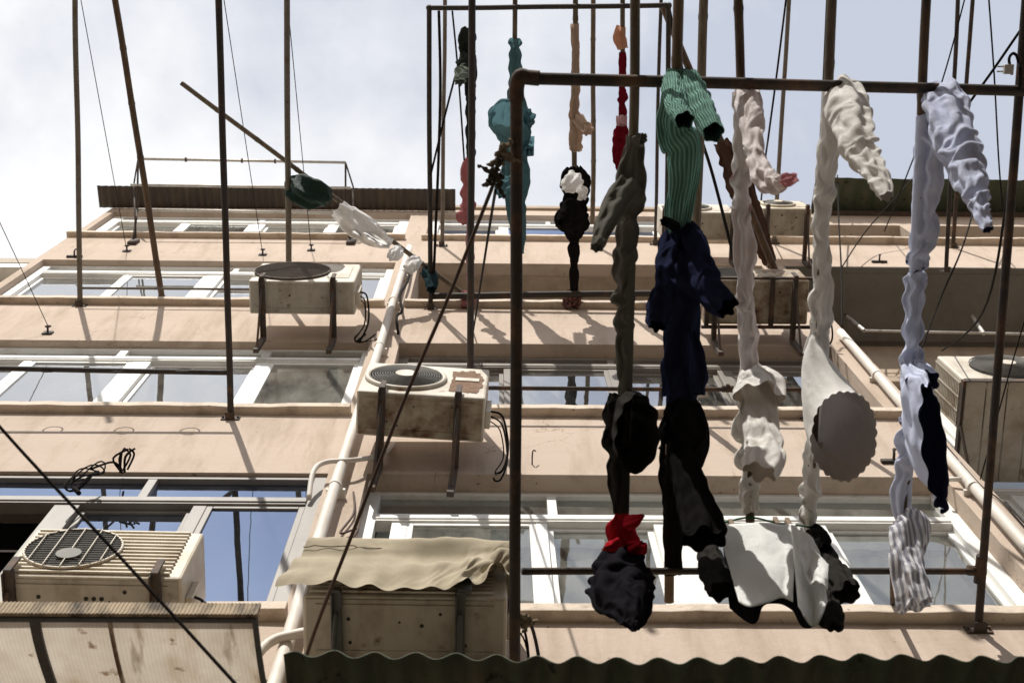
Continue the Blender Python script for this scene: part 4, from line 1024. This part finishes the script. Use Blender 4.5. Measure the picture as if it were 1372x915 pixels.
tube_cloth('hood', CM['navy'], [(926, 448, 16, -.02), (934, 478, 22, -.05), (937, 505, 22, -.07), (935, 528, 14, -.08)], zg, hd, seed=8.4, amp=.14, bunch=.03, twist=3)
tube_cloth('drawstring_tab', CM['black'], [(907, 305, 12, -.02), (895, 298, 12, -.04), (889, 296, 12, -.05)], zg, hd, seed=2, amp=.1)
# black garments below it
bk = T(tube_cloth('trousers', CM['black'], [(909, 529, 30), (914, 548, 52), (918, 575, 62), (919, 598, 64), (910, 622, 52), (903, 645, 38), (902, 670, 26), (901, 700, 24), (902, 740, 24), (903, 768, 22)], zg, seed=9.1, amp=.17, bunch=.05, twist=6),
       'black trousers with one leg kicked out, low on the tan bamboo pole', 'trousers')
tube_cloth('leg', CM['black'], [(912, 610, 44, -.03), (922, 640, 44, -.07), (931, 672, 48, -.11), (940, 700, 56, -.15), (944, 722, 62, -.18)], zg, bk, seed=1.9, amp=.10, bunch=.02, twist=3, ratio=.55)
tube_cloth('flap', CM['black'], [(894, 560, 14, .0), (889, 590, 12, -.02), (886, 602, 8, -.03)], zg, bk, seed=3.9, amp=.2)
# grey trousers
gt = T(tube_cloth('trousers', CM['grey'], [(853, 183, 18), (851, 196, 26), (848, 220, 32), (845, 250, 36), (845, 275, 34), (842, 300, 26), (840, 330, 28), (837, 345, 32), (834, 365, 24), (836, 395, 24), (836, 420, 22), (836, 450, 22), (837, 490, 20), (838, 528, 19)], zf_, seed=11.3, amp=.22, bunch=.14, twist=10),
       'dull grey trousers with one leg bent to the left on a bamboo pole', 'trousers')
tube_cloth('leg', CM['grey'], [(842, 248, 34, -.02), (828, 268, 32, -.05), (815, 292, 28, -.09), (804, 318, 22, -.13), (799, 332, 18, -.15)], zf_, gt, seed=12.8, amp=.16, bunch=.05, twist=5)
tube_cloth('leg_cuff', CM['grey'], [(853, 187, 14, -.01), (862, 186, 14, -.03)], zf_, gt, seed=1.8, amp=.12)
# charcoal shirt with round hem
cs = T(ring_cloth('shirt', CM['dgrey'], [(838, 560, 9, 40, 4, zf_ + .01), (842, 568, 20, 46, 4, zf_ - .08), (848, 577, 27, 51, 4, zf_ - .18), (854, 582, 29, 52, 4, zf_ - .28)], seed=2.7, amp=.06, scal=.02),
       'charcoal shirt with its round open hem facing down, on the pole with the grey trousers', 'shirt')
tube_cloth('sleeve', CM['dgrey'], [(830, 530, 24), (823, 560, 26), (820, 590, 24), (826, 612, 22), (826, 630, 26), (829, 655, 22), (832, 686, 18)], zf_, cs, seed=13.6, amp=.2, bunch=.08, twist=7)
# red bra
rb_ = T(tube_cloth('bra', CM['red'], [(834, 684, 13), (833, 696, 26), (830, 706, 38), (833, 717, 42), (838, 727, 38), (838, 735, 26), (838, 744, 40), (842, 752, 28)], zf_, seed=14.4, amp=.22, bunch=.10, twist=9),
        'bright red bra tied round the pole above a black satin garment', 'bra')
tube_cloth('strap', CM['red'], [(842, 702, 20, -.02), (852, 697, 17, -.04), (862, 690, 5, -.05)], zf_, rb_, seed=2.4, amp=.25)
tube_cloth('cup', CM['red'], [(828, 735, 30, -.02), (818, 738, 24, -.04), (809, 735, 6, -.05)], zf_, rb_, seed=3.4, amp=.2)
tube_cloth('cup', CM['red'], [(846, 742, 26, -.02), (856, 735, 24, -.05), (862, 729, 10, -.06)], zf_, rb_, seed=5.4, amp=.2)
bs = T(tube_cloth('blouse', CM['shiny'], [(836, 740, 30, -.02), (830, 756, 58, -.06), (826, 778, 76, -.12), (828, 796, 72, -.18), (838, 812, 48, -.22), (844, 828, 30, -.25), (850, 845, 6, -.27)], zf_, seed=15.5, amp=.26, bunch=.06, twist=12, ratio=.6),
       'crumpled black satin garment hanging lowest on the pole with the red bra', 'blouse')
tube_cloth('sleeve', CM['shiny'], [(848, 752, 30, -.05), (860, 770, 24, -.08), (868, 784, 20, -.10), (877, 789, 5, -.11)], zf_, bs, seed=16.5, amp=.2)
tube_cloth('sleeve', CM['shiny'], [(852, 770, 36, -.08), (857, 795, 36, -.14), (858, 822, 26, -.19), (852, 842, 8, -.22)], zf_, bs, seed=17.5, amp=.24)
# pinkish white garment
pw = T(tube_cloth('trousers', CM['pinkwhite'], [(992, 122, 18), (995, 145, 22), (995, 185, 24), (993, 210, 20), (993, 245, 19), (994, 280, 20), (996, 310, 24), (999, 340, 28), (998, 362, 22), (999, 380, 20), (998, 398, 26), (999, 415, 22), (1000, 432, 22), (1003, 452, 24), (1001, 470, 22), (1004, 492, 20)], zj, seed=21.3, amp=.20, bunch=.16, twist=12),
       'twisted pinkish white trousers with a pink cuffed leg', 'trousers')
tube_cloth('leg', CM['pinkwhite'], [(1001, 122, 30, .0), (1005, 150, 36, -.13), (1008, 185, 28, -.26), (1013, 213, 24, -.36), (1022, 236, 30, -.44), (1038, 246, 26, -.50), (1052, 242, 18, -.54)], zj, pw, dzs=1.3, seed=22.1, amp=.16, bunch=.06, twist=5)
tube_cloth('pink_cuff', CM['pink'], [(1051, 242, 17, -.54), (1058, 241, 16, -.555), (1065, 239, 13, -.57)], zj, pw, dzs=1.3, seed=2.1, amp=.1, ratio=.9, grow=.1)
# beige shirt with hanging openings
sb = T(tube_cloth('shirt', CM['offwhite'], [(1003, 486, 22), (1006, 498, 34), (1012, 510, 50, -.02), (1017, 522, 62, -.05), (1017, 534, 62, -.08)], zj, seed=23.9, amp=.10, bunch=.02, twist=3, hem=.10),
       'off white shirt with wide openings hanging from the pole above the white sheet', 'shirt')
tube_cloth('body', CM['offwhite'], [(1010, 515, 34, -.03), (1017, 540, 44, -.07), (1020, 570, 46, -.11), (1023, 598, 50, -.15), (1023, 615, 58, -.19), (1018, 632, 44, -.22)], zj, sb, seed=24.9, amp=.12, bunch=.02, twist=2, ratio=.55)
tube_cloth('sleeve', CM['offwhite'], [(996, 520, 16), (996, 555, 20), (999, 590, 24), (1003, 620, 26), (1004, 645, 20), (1003, 656, 26), (1004, 672, 20), (1005, 684, 24)], zj, sb, seed=25.7, amp=.2, bunch=.14, twist=6)
# cream trousers and cream shirt
ct = T(tube_cloth('trousers', CM['cream'], [(1117, 121, 22), (1116, 145, 28), (1114, 180, 32), (1110, 205, 30), (1107, 230, 24), (1104, 258, 24), (1101, 285, 22), (1099, 315, 19), (1102, 340, 22), (1100, 365, 22), (1103, 385, 24), (1098, 405, 30), (1100, 425, 26), (1097, 450, 28), (1094, 475, 32)], zk, seed=31.7, amp=.18, bunch=.14, twist=9),
       'cream trousers with one leg swinging right, behind the far bar of the big rack', 'trousers')
tube_cloth('leg', CM['cream'], [(1128, 119, 44, .0), (1133, 140, 56, -.13), (1138, 163, 54, -.26), (1146, 188, 46, -.38), (1158, 210, 40, -.48), (1171, 230, 34, -.57), (1182, 248, 26, -.64), (1188, 263, 18, -.69)], zk, ct, dzs=1.3, seed=32.4, amp=.16, bunch=.06, twist=6)
cr_ = T(ring_cloth('shirt', CM['cream'], [(1094, 520, 8, 80, 3, zk + .02), (1100, 532, 24, 76, -8, zk - .08), (1112, 558, 36, 68, -4, zk - .20), (1124, 577, 42, 62, 0, zk - .32), (1131, 584, 43, 59, 4, zk - .42)], seed=4.3, amp=.035, scal=.055, nscal=26, grow=0),
        'cream shirt with a big scalloped round hem open toward the ground', 'shirt')
tube_cloth('sleeve', CM['cream'], [(1092, 590, 20), (1088, 610, 24), (1087, 628, 20), (1086, 648, 24), (1085, 670, 20), (1083, 690, 18), (1086, 712, 17)], zk, cr_, seed=33.5, amp=.2, bunch=.12, twist=8)
# blue trousers, blue shirt, striped shorts
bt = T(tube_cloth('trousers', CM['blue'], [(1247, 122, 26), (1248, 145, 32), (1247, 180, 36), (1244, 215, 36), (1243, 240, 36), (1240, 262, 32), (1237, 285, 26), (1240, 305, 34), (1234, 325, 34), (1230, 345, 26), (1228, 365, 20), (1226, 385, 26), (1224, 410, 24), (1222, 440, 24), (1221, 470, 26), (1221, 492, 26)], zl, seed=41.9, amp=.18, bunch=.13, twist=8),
       'pale blue denim trousers with one leg swinging right', 'trousers')
tube_cloth('leg', CM['blue'], [(1262, 121, 44, .0), (1268, 145, 56, -.13), (1276, 178, 54, -.26), (1288, 210, 50, -.38), (1300, 238, 44, -.48), (1309, 264, 32, -.57), (1315, 286, 22, -.64), (1324, 308, 15, -.70)], zl, bt, dzs=1.3, seed=42.6, amp=.16, bunch=.07, twist=6)
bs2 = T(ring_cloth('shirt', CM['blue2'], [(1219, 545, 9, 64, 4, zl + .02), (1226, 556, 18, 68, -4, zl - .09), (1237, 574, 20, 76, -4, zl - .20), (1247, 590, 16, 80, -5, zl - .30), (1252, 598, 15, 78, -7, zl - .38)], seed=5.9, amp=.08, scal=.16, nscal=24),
        'pale blue shirt with a narrow dark open hem beside the large air conditioner', 'shirt')
tube_cloth('sleeve', CM['blue2'], [(1216, 560, 20), (1214, 590, 26), (1213, 615, 22), (1211, 640, 24), (1206, 662, 28), (1206, 680, 22), (1209, 696, 16)], zl, bs2, seed=43.4, amp=.22, bunch=.12, twist=8)
tube_cloth('shoulder', CM['blue2'], [(1221, 488, 26), (1226, 500, 38, -.02), (1235, 516, 48, -.05)], zl, bs2, seed=44.4, amp=.12)
ss = T(tube_cloth('shorts', CM['stripe'], [(1208, 690, 28, -.02), (1219, 702, 50, -.03), (1217, 725, 46, -.05), (1214, 748, 42, -.07), (1215, 775, 38, -.09), (1222, 800, 40, -.11), (1226, 815, 44, -.12)], zl, seed=45.3, amp=.18, bunch=.06, twist=6, hem=.08),
       'white and grey striped shorts at the wall end of the rightmost bamboo pole', 'shorts')
tube_cloth('leg', CM['stripe'], [(1219, 740, 30, -.08), (1226, 765, 26, -.11), (1232, 788, 26, -.13), (1240, 806, 20, -.15)], zl, ss, seed=46.3, amp=.18, bunch=.04)
# white towel and black garments on the string
def hang(name, mat, top, bot, y0, parent=None, amp=.03, seed=0, solid=.004, wav=3.0, nu=48, nv=40, tilt=.0, fl=1.0):
    """cloth hanging down: top and bottom edges given in photo pixels on upright planes near the wall"""
    tp = crom([tuple(map(float, p)) for p in top], 8); bp = crom([tuple(map(float, p)) for p in bot], 8); mb = MB(); pts = []
    def at(c, u):
        f = u * (len(c) - 1); i = min(int(f), len(c) - 2); a, b = c[i], c[i + 1]; return (a[0] + (b[0] - a[0]) * (f - i), a[1] + (b[1] - a[1]) * (f - i))
    for i in range(nu):
        u = i / (nu - 1); a = at(tp, u); b = at(bp, u)
        for k in range(nv):
            t = k / (nv - 1); px = a[0] + (b[0] - a[0]) * t; py = a[1] + (b[1] - a[1]) * t
            y = y0 - tilt * t + amp * t * (math.sin(u * wav * 2 * math.pi + seed + t * 1.2)) + fl * .025 * noise.noise(Vector((u * 4 + seed, t * 4, 1))) + fl * .010 * noise.noise(Vector((u * 11, t * 9, seed)))
            pts.append(W(px, py, y))
    return mb.grid(pts, nu, nv).build(name, mat, parent, smooth=True, solid=solid)
tw = T(hang('towel', CM['sheet'], [(962, 706), (985, 702), (1020, 701), (1050, 703), (1066, 701)], [(990, 806), (1005, 812), (1030, 806), (1048, 800), (1062, 806)], -.72, amp=.012, seed=.6, wav=1.2, tilt=.0, fl=.35),
       'large white towel hanging over black clothes, low in front of the right window', 'towel', None)
hang('fold', CM['sheet'], [(1060, 703), (1072, 708), (1086, 718), (1098, 738)], [(1070, 812), (1085, 836), (1096, 834), (1108, 806)], -.76, tw, amp=.03, seed=2.2, wav=1.4, fl=.5)
hang('fold', CM['sheet'], [(1068, 735), (1080, 726), (1096, 742), (1110, 756)], [(1074, 760), (1086, 782), (1095, 778), (1108, 790)], -.82, tw, amp=.02, seed=4.2, wav=1.2, nu=24, nv=18, fl=.5)
bl_ = T(hang('black_shirt', CM['black'], [(968, 724), (1000, 720), (1050, 720), (1095, 730)], [(978, 815), (1000, 832), (1014, 833), (1022, 812), (1042, 808), (1062, 818), (1074, 838), (1088, 840), (1096, 828)], -.60, amp=.03, seed=1.4, wav=2),
        'black shirt with a wavy lower edge hanging behind the white towel', 'shirt', None)
tube_cloth('sleeve', CM['dgrey'], [(948, 728, 24), (952, 750, 34, -.06), (958, 772, 38, -.13), (966, 792, 34, -.20)], zc(955) + .05, bl_, seed=51.0, amp=.10, bunch=.02, twist=3)
tube_cloth('sleeve', CM['dgrey'], [(1098, 728, 24), (1108, 748, 28, -.06), (1120, 770, 34, -.13), (1136, 795, 38, -.21)], zc(1100) + .05, bl_, seed=52.0, amp=.14, bunch=.03, twist=3)
tube_cloth('hem_end', CM['dgrey'], [(1100, 780, 22, -.12), (1108, 806, 28, -.2), (1116, 828, 30, -.27), (1118, 840, 16, -.3)], zc(1100) + .05, bl_, seed=53.0, amp=.16)
tube_cloth('collar', CM['black'], [(1085, 712, 18, .0), (1098, 716, 24, -.03), (1104, 735, 20, -.06)], zc(1100) + .05, bl_, seed=54.0, amp=.22)
MAT['string'] = cloth_mat('green_string', (.03, .16, .08), .1)
line('clothes_line', 'green string with pegs that carries the white towel', 'string', [H(938, 700, zj - .02), H(960, 702, zj - .05), H(1003, 693, zj - .03), H(1040, 700, zj - .06), H(1086, 706, zk - .02)], .004, 'string')
for px, py in ((980, 704), (1056, 702), (1040, 701)):
    p = H(px, py, zj - .06); q = MB(); q.box(p.x - .009, p.x + .009, p.y - .006, p.y + .006, p.z - .035, p.z + .03); q.box(p.x - .009, p.x + .009, p.y - .016, p.y - .009, p.z - .035, p.z + .03)
    tag(q.build('clothes_peg', 'bambool', None, bevel=.002), {980: 'wooden peg at the left corner of the white towel', 1056: 'wooden peg nearest the cream sleeve on the towel string', 1040: 'wooden peg in the middle of the towel string'}[px], 'peg', 'pegs on the towel string')

# ---- upper poles (third row)
zu = z3p
te = T(tube_cloth('shirt', CM['teal'], [(690, 52, 14), (690, 80, 16), (690, 110, 16), (691, 135, 22), (692, 160, 38), (690, 185, 36), (690, 215, 34), (691, 245, 32), (691, 275, 28), (694, 310, 20), (695, 340, 14)], zu, seed=61.0, amp=.18, bunch=.08, twist=6),
       'teal shirt half hidden behind the left rail of the big rack', 'shirt')
tube_cloth('sleeve', CM['teal'], [(690, 185, 36, -.04), (682, 168, 44, -.14), (678, 157, 50, -.22), (674, 151, 46, -.26)], zu, te, seed=62.0, amp=.06, bunch=0, twist=2)
tube_cloth('sleeve', CM['teal'], [(697, 160, 22, -.03), (706, 158, 24, -.08), (710, 156, 20, -.1)], zu, te, seed=62.5, amp=.08, bunch=0)
hang('pocket', CM['teal'], [(700, 183), (716, 183)], [(701, 210), (715, 209)], H(705, 195, zu).y, te, amp=.01, nu=12, nv=12)
tube_cloth('hem', CM['teal'], [(684, 245, 20, -.1), (676, 252, 24, -.16), (672, 262, 12, -.2)], zu, te, seed=63.0, amp=.2)
ja = T(tube_cloth('jacket', CM['jack'], [(628, 38, 12), (625, 50, 24), (627, 72, 20), (629, 95, 18), (630, 130, 13), (630, 170, 12), (631, 212, 11)], zu, seed=64.0, amp=.22, bunch=.1, twist=8),
       'dark jacket with a pale cuff beside the left side of the square rack', 'jacket')
tube_cloth('sleeve', CM['jack'], [(627, 72, 18), (620, 88, 16, -.06), (617, 100, 14, -.1)], zu, ja, seed=65.0, amp=.12)
tube_cloth('cuff', CM['jcuff'], [(624, 92, 14, -.05), (618, 98, 15, -.12), (616, 111, 13, -.16)], zu, ja, seed=66.0, amp=.08)
T(tube_cloth('scarf', CM['pink'], [(629, 212, 8), (625, 228, 15), (627, 245, 12), (624, 262, 14), (627, 276, 17), (622, 290, 18), (625, 300, 10)], zu, seed=67.0, amp=.35, bunch=.3, twist=14), 'crumpled pink cloth below the dark jacket', 'cloth')
T(tube_cloth('trousers', CM['palepink'], [(630, 298, 9), (630, 330, 10), (630, 365, 9), (630, 392, 9), (629, 398, 20), (632, 408, 18)], zu, seed=68.0, amp=.2, bunch=.12), 'narrow pale pink cloth with a ruffled end beside the square rack', 'cloth')
bg_ = T(tube_cloth('trousers', CM['beige'], [(769, 32, 8), (771, 60, 11), (771, 95, 11), (771, 125, 11), (769, 150, 13), (772, 170, 18), (771, 188, 17), (773, 203, 14)], zu, seed=69.0, amp=.2, bunch=.1, twist=6), 'thin beige leggings at the outer end of their pole left of the far bar', 'trousers')
tube_cloth('leg', CM['beige'], [(774, 160, 16, -.01), (783, 170, 16, -.06), (789, 176, 13, -.1)], zu, bg_, seed=70.0, amp=.1)
bw = T(tube_cloth('shirt', CM['black'], [(769, 224, 16), (770, 236, 30), (772, 250, 38), (771, 265, 36), (769, 280, 34), (768, 292, 42), (769, 304, 38), (769, 316, 18), (769, 345, 12), (769, 390, 11)], zu, seed=71.0, amp=.2, bunch=.1, twist=7), 'black shirt with a white bib bunched on the pole with the beige leggings', 'shirt')
tube_cloth('bib', CM['white'], [(772, 238, 20, -.09), (764, 246, 24, -.13), (755, 252, 12, -.15)], zu, bw, seed=72.0, amp=.2)
tube_cloth('bib', CM['white'], [(778, 252, 12, -.09), (780, 266, 12, -.11)], zu, bw, seed=72.5, amp=.2)
tube_cloth('hem', CM['black'], [(770, 285, 40, -.05), (756, 296, 26, -.1), (751, 298, 10, -.12)], zu, bw, seed=73.0, amp=.15)
T(tube_cloth('scarf', CM['print'], [(769, 392, 14), (766, 400, 22), (771, 406, 24), (769, 412, 14)], zu, seed=74.0, amp=.4, bunch=.3), 'small dark flowered cloth bunched at the wall end of the pole', 'cloth')
T(tube_cloth('headscarf', CM['peach'], [(833, 36, 10), (830, 46, 16), (832, 56, 17), (834, 66, 12)], zu, seed=75.0, amp=.3, bunch=.2), 'small peach frilly cloth at the outer end of the red garment', 'cloth')
re_ = T(tube_cloth('leggings', CM['wine'], [(834, 70, 8), (834, 85, 10), (834, 120, 9), (834, 150, 9), (833, 168, 12), (832, 178, 18), (829, 196, 16), (828, 214, 13), (830, 230, 6), (832, 260, 9), (831, 290, 10), (831, 330, 8)], zu, seed=76.0, amp=.22, bunch=.14, twist=9), 'wine red leggings on the pole left of the grey trousers', 'leggings')
tube_cloth('waistband', CM['palepink'], [(833, 156, 13, -.01), (833, 168, 14, -.02)], zu, re_, seed=77.0, amp=.1)
# diagonal pole
zd = z3p + .06
T(tube_cloth('bag', CM['dgreen'], [(386, 242, 14, .0), (397, 250, 36, -.02), (412, 257, 42, -.05), (428, 262, 34, -.05), (442, 268, 10, -.01)], zd, seed=81.0, amp=.26, bunch=.1, twist=8), 'dark green nylon bag on the diagonal bamboo pole', 'bag')
wt = T(tube_cloth('shirt', CM['white'], [(452, 280, 22), (468, 293, 34, -.01), (488, 307, 36, -.03), (506, 319, 28, -.03), (522, 328, 14)], zd, seed=82.0, amp=.14, bunch=.04, twist=4, ratio=.5), 'white shirt stretched along the diagonal bamboo pole', 'shirt')
hang('front', CM['white'], [(450, 282), (480, 300), (522, 328)], [(470, 312), (495, 322), (516, 332)], H(485, 305, zd).y + .02, wt, amp=.04, nu=24, nv=14)
T(tube_cloth('sock', CM['white'], [(536, 334, 10), (530, 340, 18, -.03), (523, 345, 12, -.06)], zd, seed=83.0, amp=.25), 'white sock nearest the white shirt on the diagonal pole', 'sock', 'white socks on the diagonal pole')
T(tube_cloth('sock', CM['white'], [(560, 348, 12), (553, 354, 20, -.03), (549, 361, 16, -.06)], zd, seed=84.0, amp=.28), 'crumpled white sock beside the drainpipe on the diagonal pole', 'sock', 'white socks on the diagonal pole')
T(tube_cloth('sock', CM['dark2'], [(570, 362, 14), (577, 372, 20, -.04), (578, 388, 14, -.1)], zd, seed=85.0, amp=.3), 'dark teal cloth knotted where the diagonal pole meets the square rack', 'cloth')
T(tube_cloth('scarf', CM['pink'], [(622, 392, 12), (626, 402, 16, -.02), (624, 412, 12, -.04)], zd, seed=86.0, amp=.35, bunch=.2), 'small pink ruffled cloth at the wall end of the diagonal pole', 'cloth')
T(tube_cloth('trousers', CM['brown'], [(966, 190, 18), (978, 215, 26), (990, 245, 32), (1001, 272, 28), (1012, 300, 26), (1022, 330, 24), (1032, 352, 16)], 12.42, seed=87.0, amp=.2, bunch=.1, twist=6), 'dark brown cloth wound round the slanting timber', 'cloth')

# let the cloth settle: the fabric is wider and a little longer than its outline, so it buckles into folds
import numpy as np
def blur(d, wrap, r):
    for ax in (0, 1):
        if ax == 1 and wrap:
            acc = d.copy()
            for k in range(1, r + 1): acc = acc + np.roll(d, k, 1) + np.roll(d, -k, 1)
            d = acc / (2 * r + 1)
        else:
            pad = [(0, 0)] * 3; pad[ax] = (r + 1, r); c = np.cumsum(np.pad(d, pad, mode='edge'), axis=ax)
            L = d.shape[ax]
            hi = np.take(c, range(2 * r + 1, 2 * r + 1 + L), axis=ax); lo = np.take(c, range(0, L), axis=ax)
            d = (hi - lo) / (2 * r + 1)
    return d
def solve_pairs(X, axis, step, rest, k, wrap, alo):
    """distance constraints between grid neighbours 'step' apart along an axis; alo < 1 weakens pushing together"""
    if axis == 1 and wrap:
        A = X; B = np.roll(X, -step, 1)
    elif axis == 1: A = X[:, :-step]; B = X[:, step:]
    else: A = X[:-step]; B = X[step:]
    d = B - A; L = np.sqrt((d * d).sum(2)) + 1e-9; c = (L - rest) / L
    c = np.where(c < 0, c * alo, c)
    e = d * (c * .5 * k)[..., None]
    D = np.zeros_like(X)
    if axis == 1 and wrap: D += e; D -= np.roll(e, step, 1)
    elif axis == 1: D[:, :-step] += e; D[:, step:] -= e
    else: D[:-step] += e; D[step:] -= e
    return D
def diag(X, rest, k, wrap, sgn):
    B = np.roll(X, -sgn, 1)
    A = X[:-1]; B = B[1:]
    d = B - A; L = np.sqrt((d * d).sum(2)) + 1e-9
    e = d * (((L - rest) / L) * .5 * k)[..., None]
    if not wrap:
        if sgn > 0: e[:, -1] = 0
        else: e[:, 0] = 0
    D = np.zeros_like(X); D[:-1] += e; D[1:] -= np.roll(e, sgn, 1); return D
def outside(X, poles):
    """keep the cloth from sinking into the poles it is threaded on"""
    for a, u, L, r in poles:
        d = X - a; t = d @ u; q = d - t[..., None] * u; h = np.sqrt((q * q).sum(2)) + 1e-9
        inside = (h < r) & (t > 0) & (t < L)
        X = np.where(inside[..., None], X + q * ((r - h) / h)[..., None], X)
    return X
def settle():
    rng = np.random.default_rng(5)
    for o, seg, n, wrap, gc, gl, clamp, iters, br in SIM:
        me = o.data; N = len(me.vertices); co = np.empty(N * 3); me.vertices.foreach_get('co', co); co = co.reshape(-1, 3)
        X0 = co[:n * seg].reshape(n, seg, 3).copy(); X = X0.copy()
        near = []
        if wrap and not o.matrix_world.translation.length > 1e-6:
            for A, B, r in POLES:
                a = np.array(A); u = np.array(B - A); L = np.sqrt((u * u).sum()); u = u / L
                d = X0.reshape(-1, 3) - a; t = d @ u; q = d - t[:, None] * u
                if np.sqrt((q * q).sum(1)).min() < .05: near.append((a, u, L, r * 1.16 + .003))
        ln = lambda v: np.sqrt((v * v).sum(2)) + 1e-9
        S = blur(X0, wrap, 1)
        sdd = float(o.name.__len__()) + n * .37 + seg
        ph = [2 * math.pi * j / seg for j in range(seg)]
        fld = lambda fi, fj, off: np.array([[noise.noise(Vector((math.cos(p) * fj if wrap else j * fj * .08, math.sin(p) * fj if wrap else 0, i * fi + off))) for j, p in enumerate(ph)] for i in range(n)])
        GC = 1 + (gc - 1) * np.clip(1.0 + 1.8 * fld(.045, .8, sdd), 0, 2.2)
        row = np.array([noise.noise(Vector((i * .075, sdd * 3.1, 4))) for i in range(n)])
        GL = 1 + (gl - 1) * np.clip(-.22 + 4.2 * row[:, None] + .8 * fld(.05, .7, sdd + 40), 0, 2.6)
        TW = .15 * np.clip(fld(.035, .5, sdd + 80) * 2.6, -1, 1)
        rc = ln(np.roll(S, -1, 1) - S) * GC; rl = ln(S[1:] - S[:-1]) * GL[1:]
        if not wrap: rc = rc[:, :-1]
        rcw = rc if wrap else np.concatenate([rc, rc[:, -1:]], 1)
        rd = np.sqrt((.5 * (rcw[1:] + rcw[:-1])) ** 2 + rl ** 2)
        rda = rd * (1 + TW[1:]); rdb = rd * (1 - TW[1:])
        r2c = (rcw + np.roll(rcw, -1, 1)) * .97; r2l = (rl[1:] + rl[:-1]) * .97
        r4c = (r2c + np.roll(r2c, -2, 1)) * .95; r4l = (r2l[2:] + r2l[:-2]) * .95
        if not wrap: r2c = r2c[:, :-2]; r4c = r4c[:, :-4]
        X += blur(rng.normal(0, .03, X.shape), wrap, 3)
        for it in range(iters):
            for q in range(2):
                D = solve_pairs(X, 1, 1, rc, .9, wrap, .8) + solve_pairs(X, 0, 1, rl, .9, wrap, .8)
                D += diag(X, rda, .4, wrap, 1) + diag(X, rdb, .4, wrap, -1)
                D += solve_pairs(X, 1, 2, r2c, .35, wrap, 1.0) + solve_pairs(X, 0, 2, r2l, .35, wrap, 1.0)
                if n > 6: D += solve_pairs(X, 1, 4, r4c, .22, wrap, 1.0) + solve_pairs(X, 0, 4, r4l, .22, wrap, 1.0)
                X += D * .42
            d = X - X0; X -= .30 * blur(d, wrap, br)
            if wrap: X -= .6 * d.mean(1, keepdims=True)
            X[:, :, 2] -= .00004
            if clamp: X = clamp(X)
            if it % 4 == 3: X = outside(X, near)
        X = X + .25 * (blur(X, wrap, 1) - X)
        X = outside(X, near)
        co[:n * seg] = X.reshape(-1, 3)
        me.vertices.foreach_set('co', co.ravel()); me.update()
        q = o.modifiers.new('u', 'SUBSURF'); q.levels = 1; q.render_levels = 1
settle()

# ------------------------------------------------------------------ light and sky
sun_dir = Vector((.285, 1.0, -1.0)).normalized()            # the way the light travels
sl = bpy.data.lights.new('sun', 'SUN'); so = bpy.data.objects.new('sun', sl); COL.objects.link(so)
sl.energy = 5.0; sl.angle = R(.5); sl.color = (1.0, .96, .89)
so.rotation_euler = sun_dir.to_track_quat('-Z', 'Y').to_euler()
wd = bpy.data.worlds.new('World'); scene.world = wd; wd.use_nodes = True
nt = wd.node_tree; nt.nodes.clear()
sky = nd(nt, 'ShaderNodeTexSky', sky_type='NISHITA'); sky.sun_disc = False
to_sun = -sun_dir
sky.sun_elevation = math.asin(to_sun.z); sky.sun_rotation = math.atan2(to_sun.x, to_sun.y)
sky.dust_density = 2.0; sky.air_density = 1.0
tc = nd(nt, 'ShaderNodeTexCoord'); sep = nd(nt, 'ShaderNodeSeparateXYZ'); nt.links.new(tc.outputs['Generated'], sep.inputs[0])
mxz = nd(nt, 'ShaderNodeMath', operation='MAXIMUM'); mxz.inputs[1].default_value = .08; nt.links.new(sep.outputs[2], mxz.inputs[0])
dv = nd(nt, 'ShaderNodeVectorMath', operation='DIVIDE'); nt.links.new(tc.outputs['Generated'], dv.inputs[0])
cmb = nd(nt, 'ShaderNodeCombineXYZ')
for i in range(3): nt.links.new(mxz.outputs[0], cmb.inputs[i])
nt.links.new(cmb.outputs[0], dv.inputs[1])
mp = nd(nt, 'ShaderNodeMapping'); mp.inputs['Location'].default_value = (3.4, 1.2, 0); mp.inputs['Scale'].default_value = (1, 1, .0); nt.links.new(dv.outputs[0], mp.inputs[0])
n1 = noi(nt, mp.outputs[0], 4.2, 8, .58)
# a cloud bank lies to the left of the alley
sx = nd(nt, 'ShaderNodeSeparateXYZ'); nt.links.new(dv.outputs[0], sx.inputs[0])
ml = nd(nt, 'ShaderNodeMath', operation='MULTIPLY_ADD'); ml.inputs[1].default_value = -.62; ml.inputs[2].default_value = -.02; nt.links.new(sx.outputs[0], ml.inputs[0])
ad = nd(nt, 'ShaderNodeMath', operation='ADD'); nt.links.new(n1, ad.inputs[0]); nt.links.new(ml.outputs[0], ad.inputs[1])
cf = ramp(nt, ad.outputs[0], [(.36, (0, 0, 0)), (.70, (1, 1, 1))])
hz = mixc(nt, .80, sky.outputs[0], (8.0, 8.55, 9.85))
cl = mixc(nt, cf, hz, (11.6, 11.65, 11.75))
bg = nd(nt, 'ShaderNodeBackground'); bg.inputs[1].default_value = .085; nt.links.new(cl, bg.inputs[0])
wo = nd(nt, 'ShaderNodeOutputWorld'); nt.links.new(bg.outputs[0], wo.inputs[0])

scene.view_settings.view_transform = 'Standard'; scene.view_settings.look = 'None'
scene.view_settings.exposure = .05; scene.view_settings.gamma = 1.0
scene.render.engine = 'CYCLES'
scene.cycles.max_bounces = 8; scene.cycles.transparent_max_bounces = 12; scene.cycles.use_denoising = True
scene.cycles.sample_clamp_indirect = 6
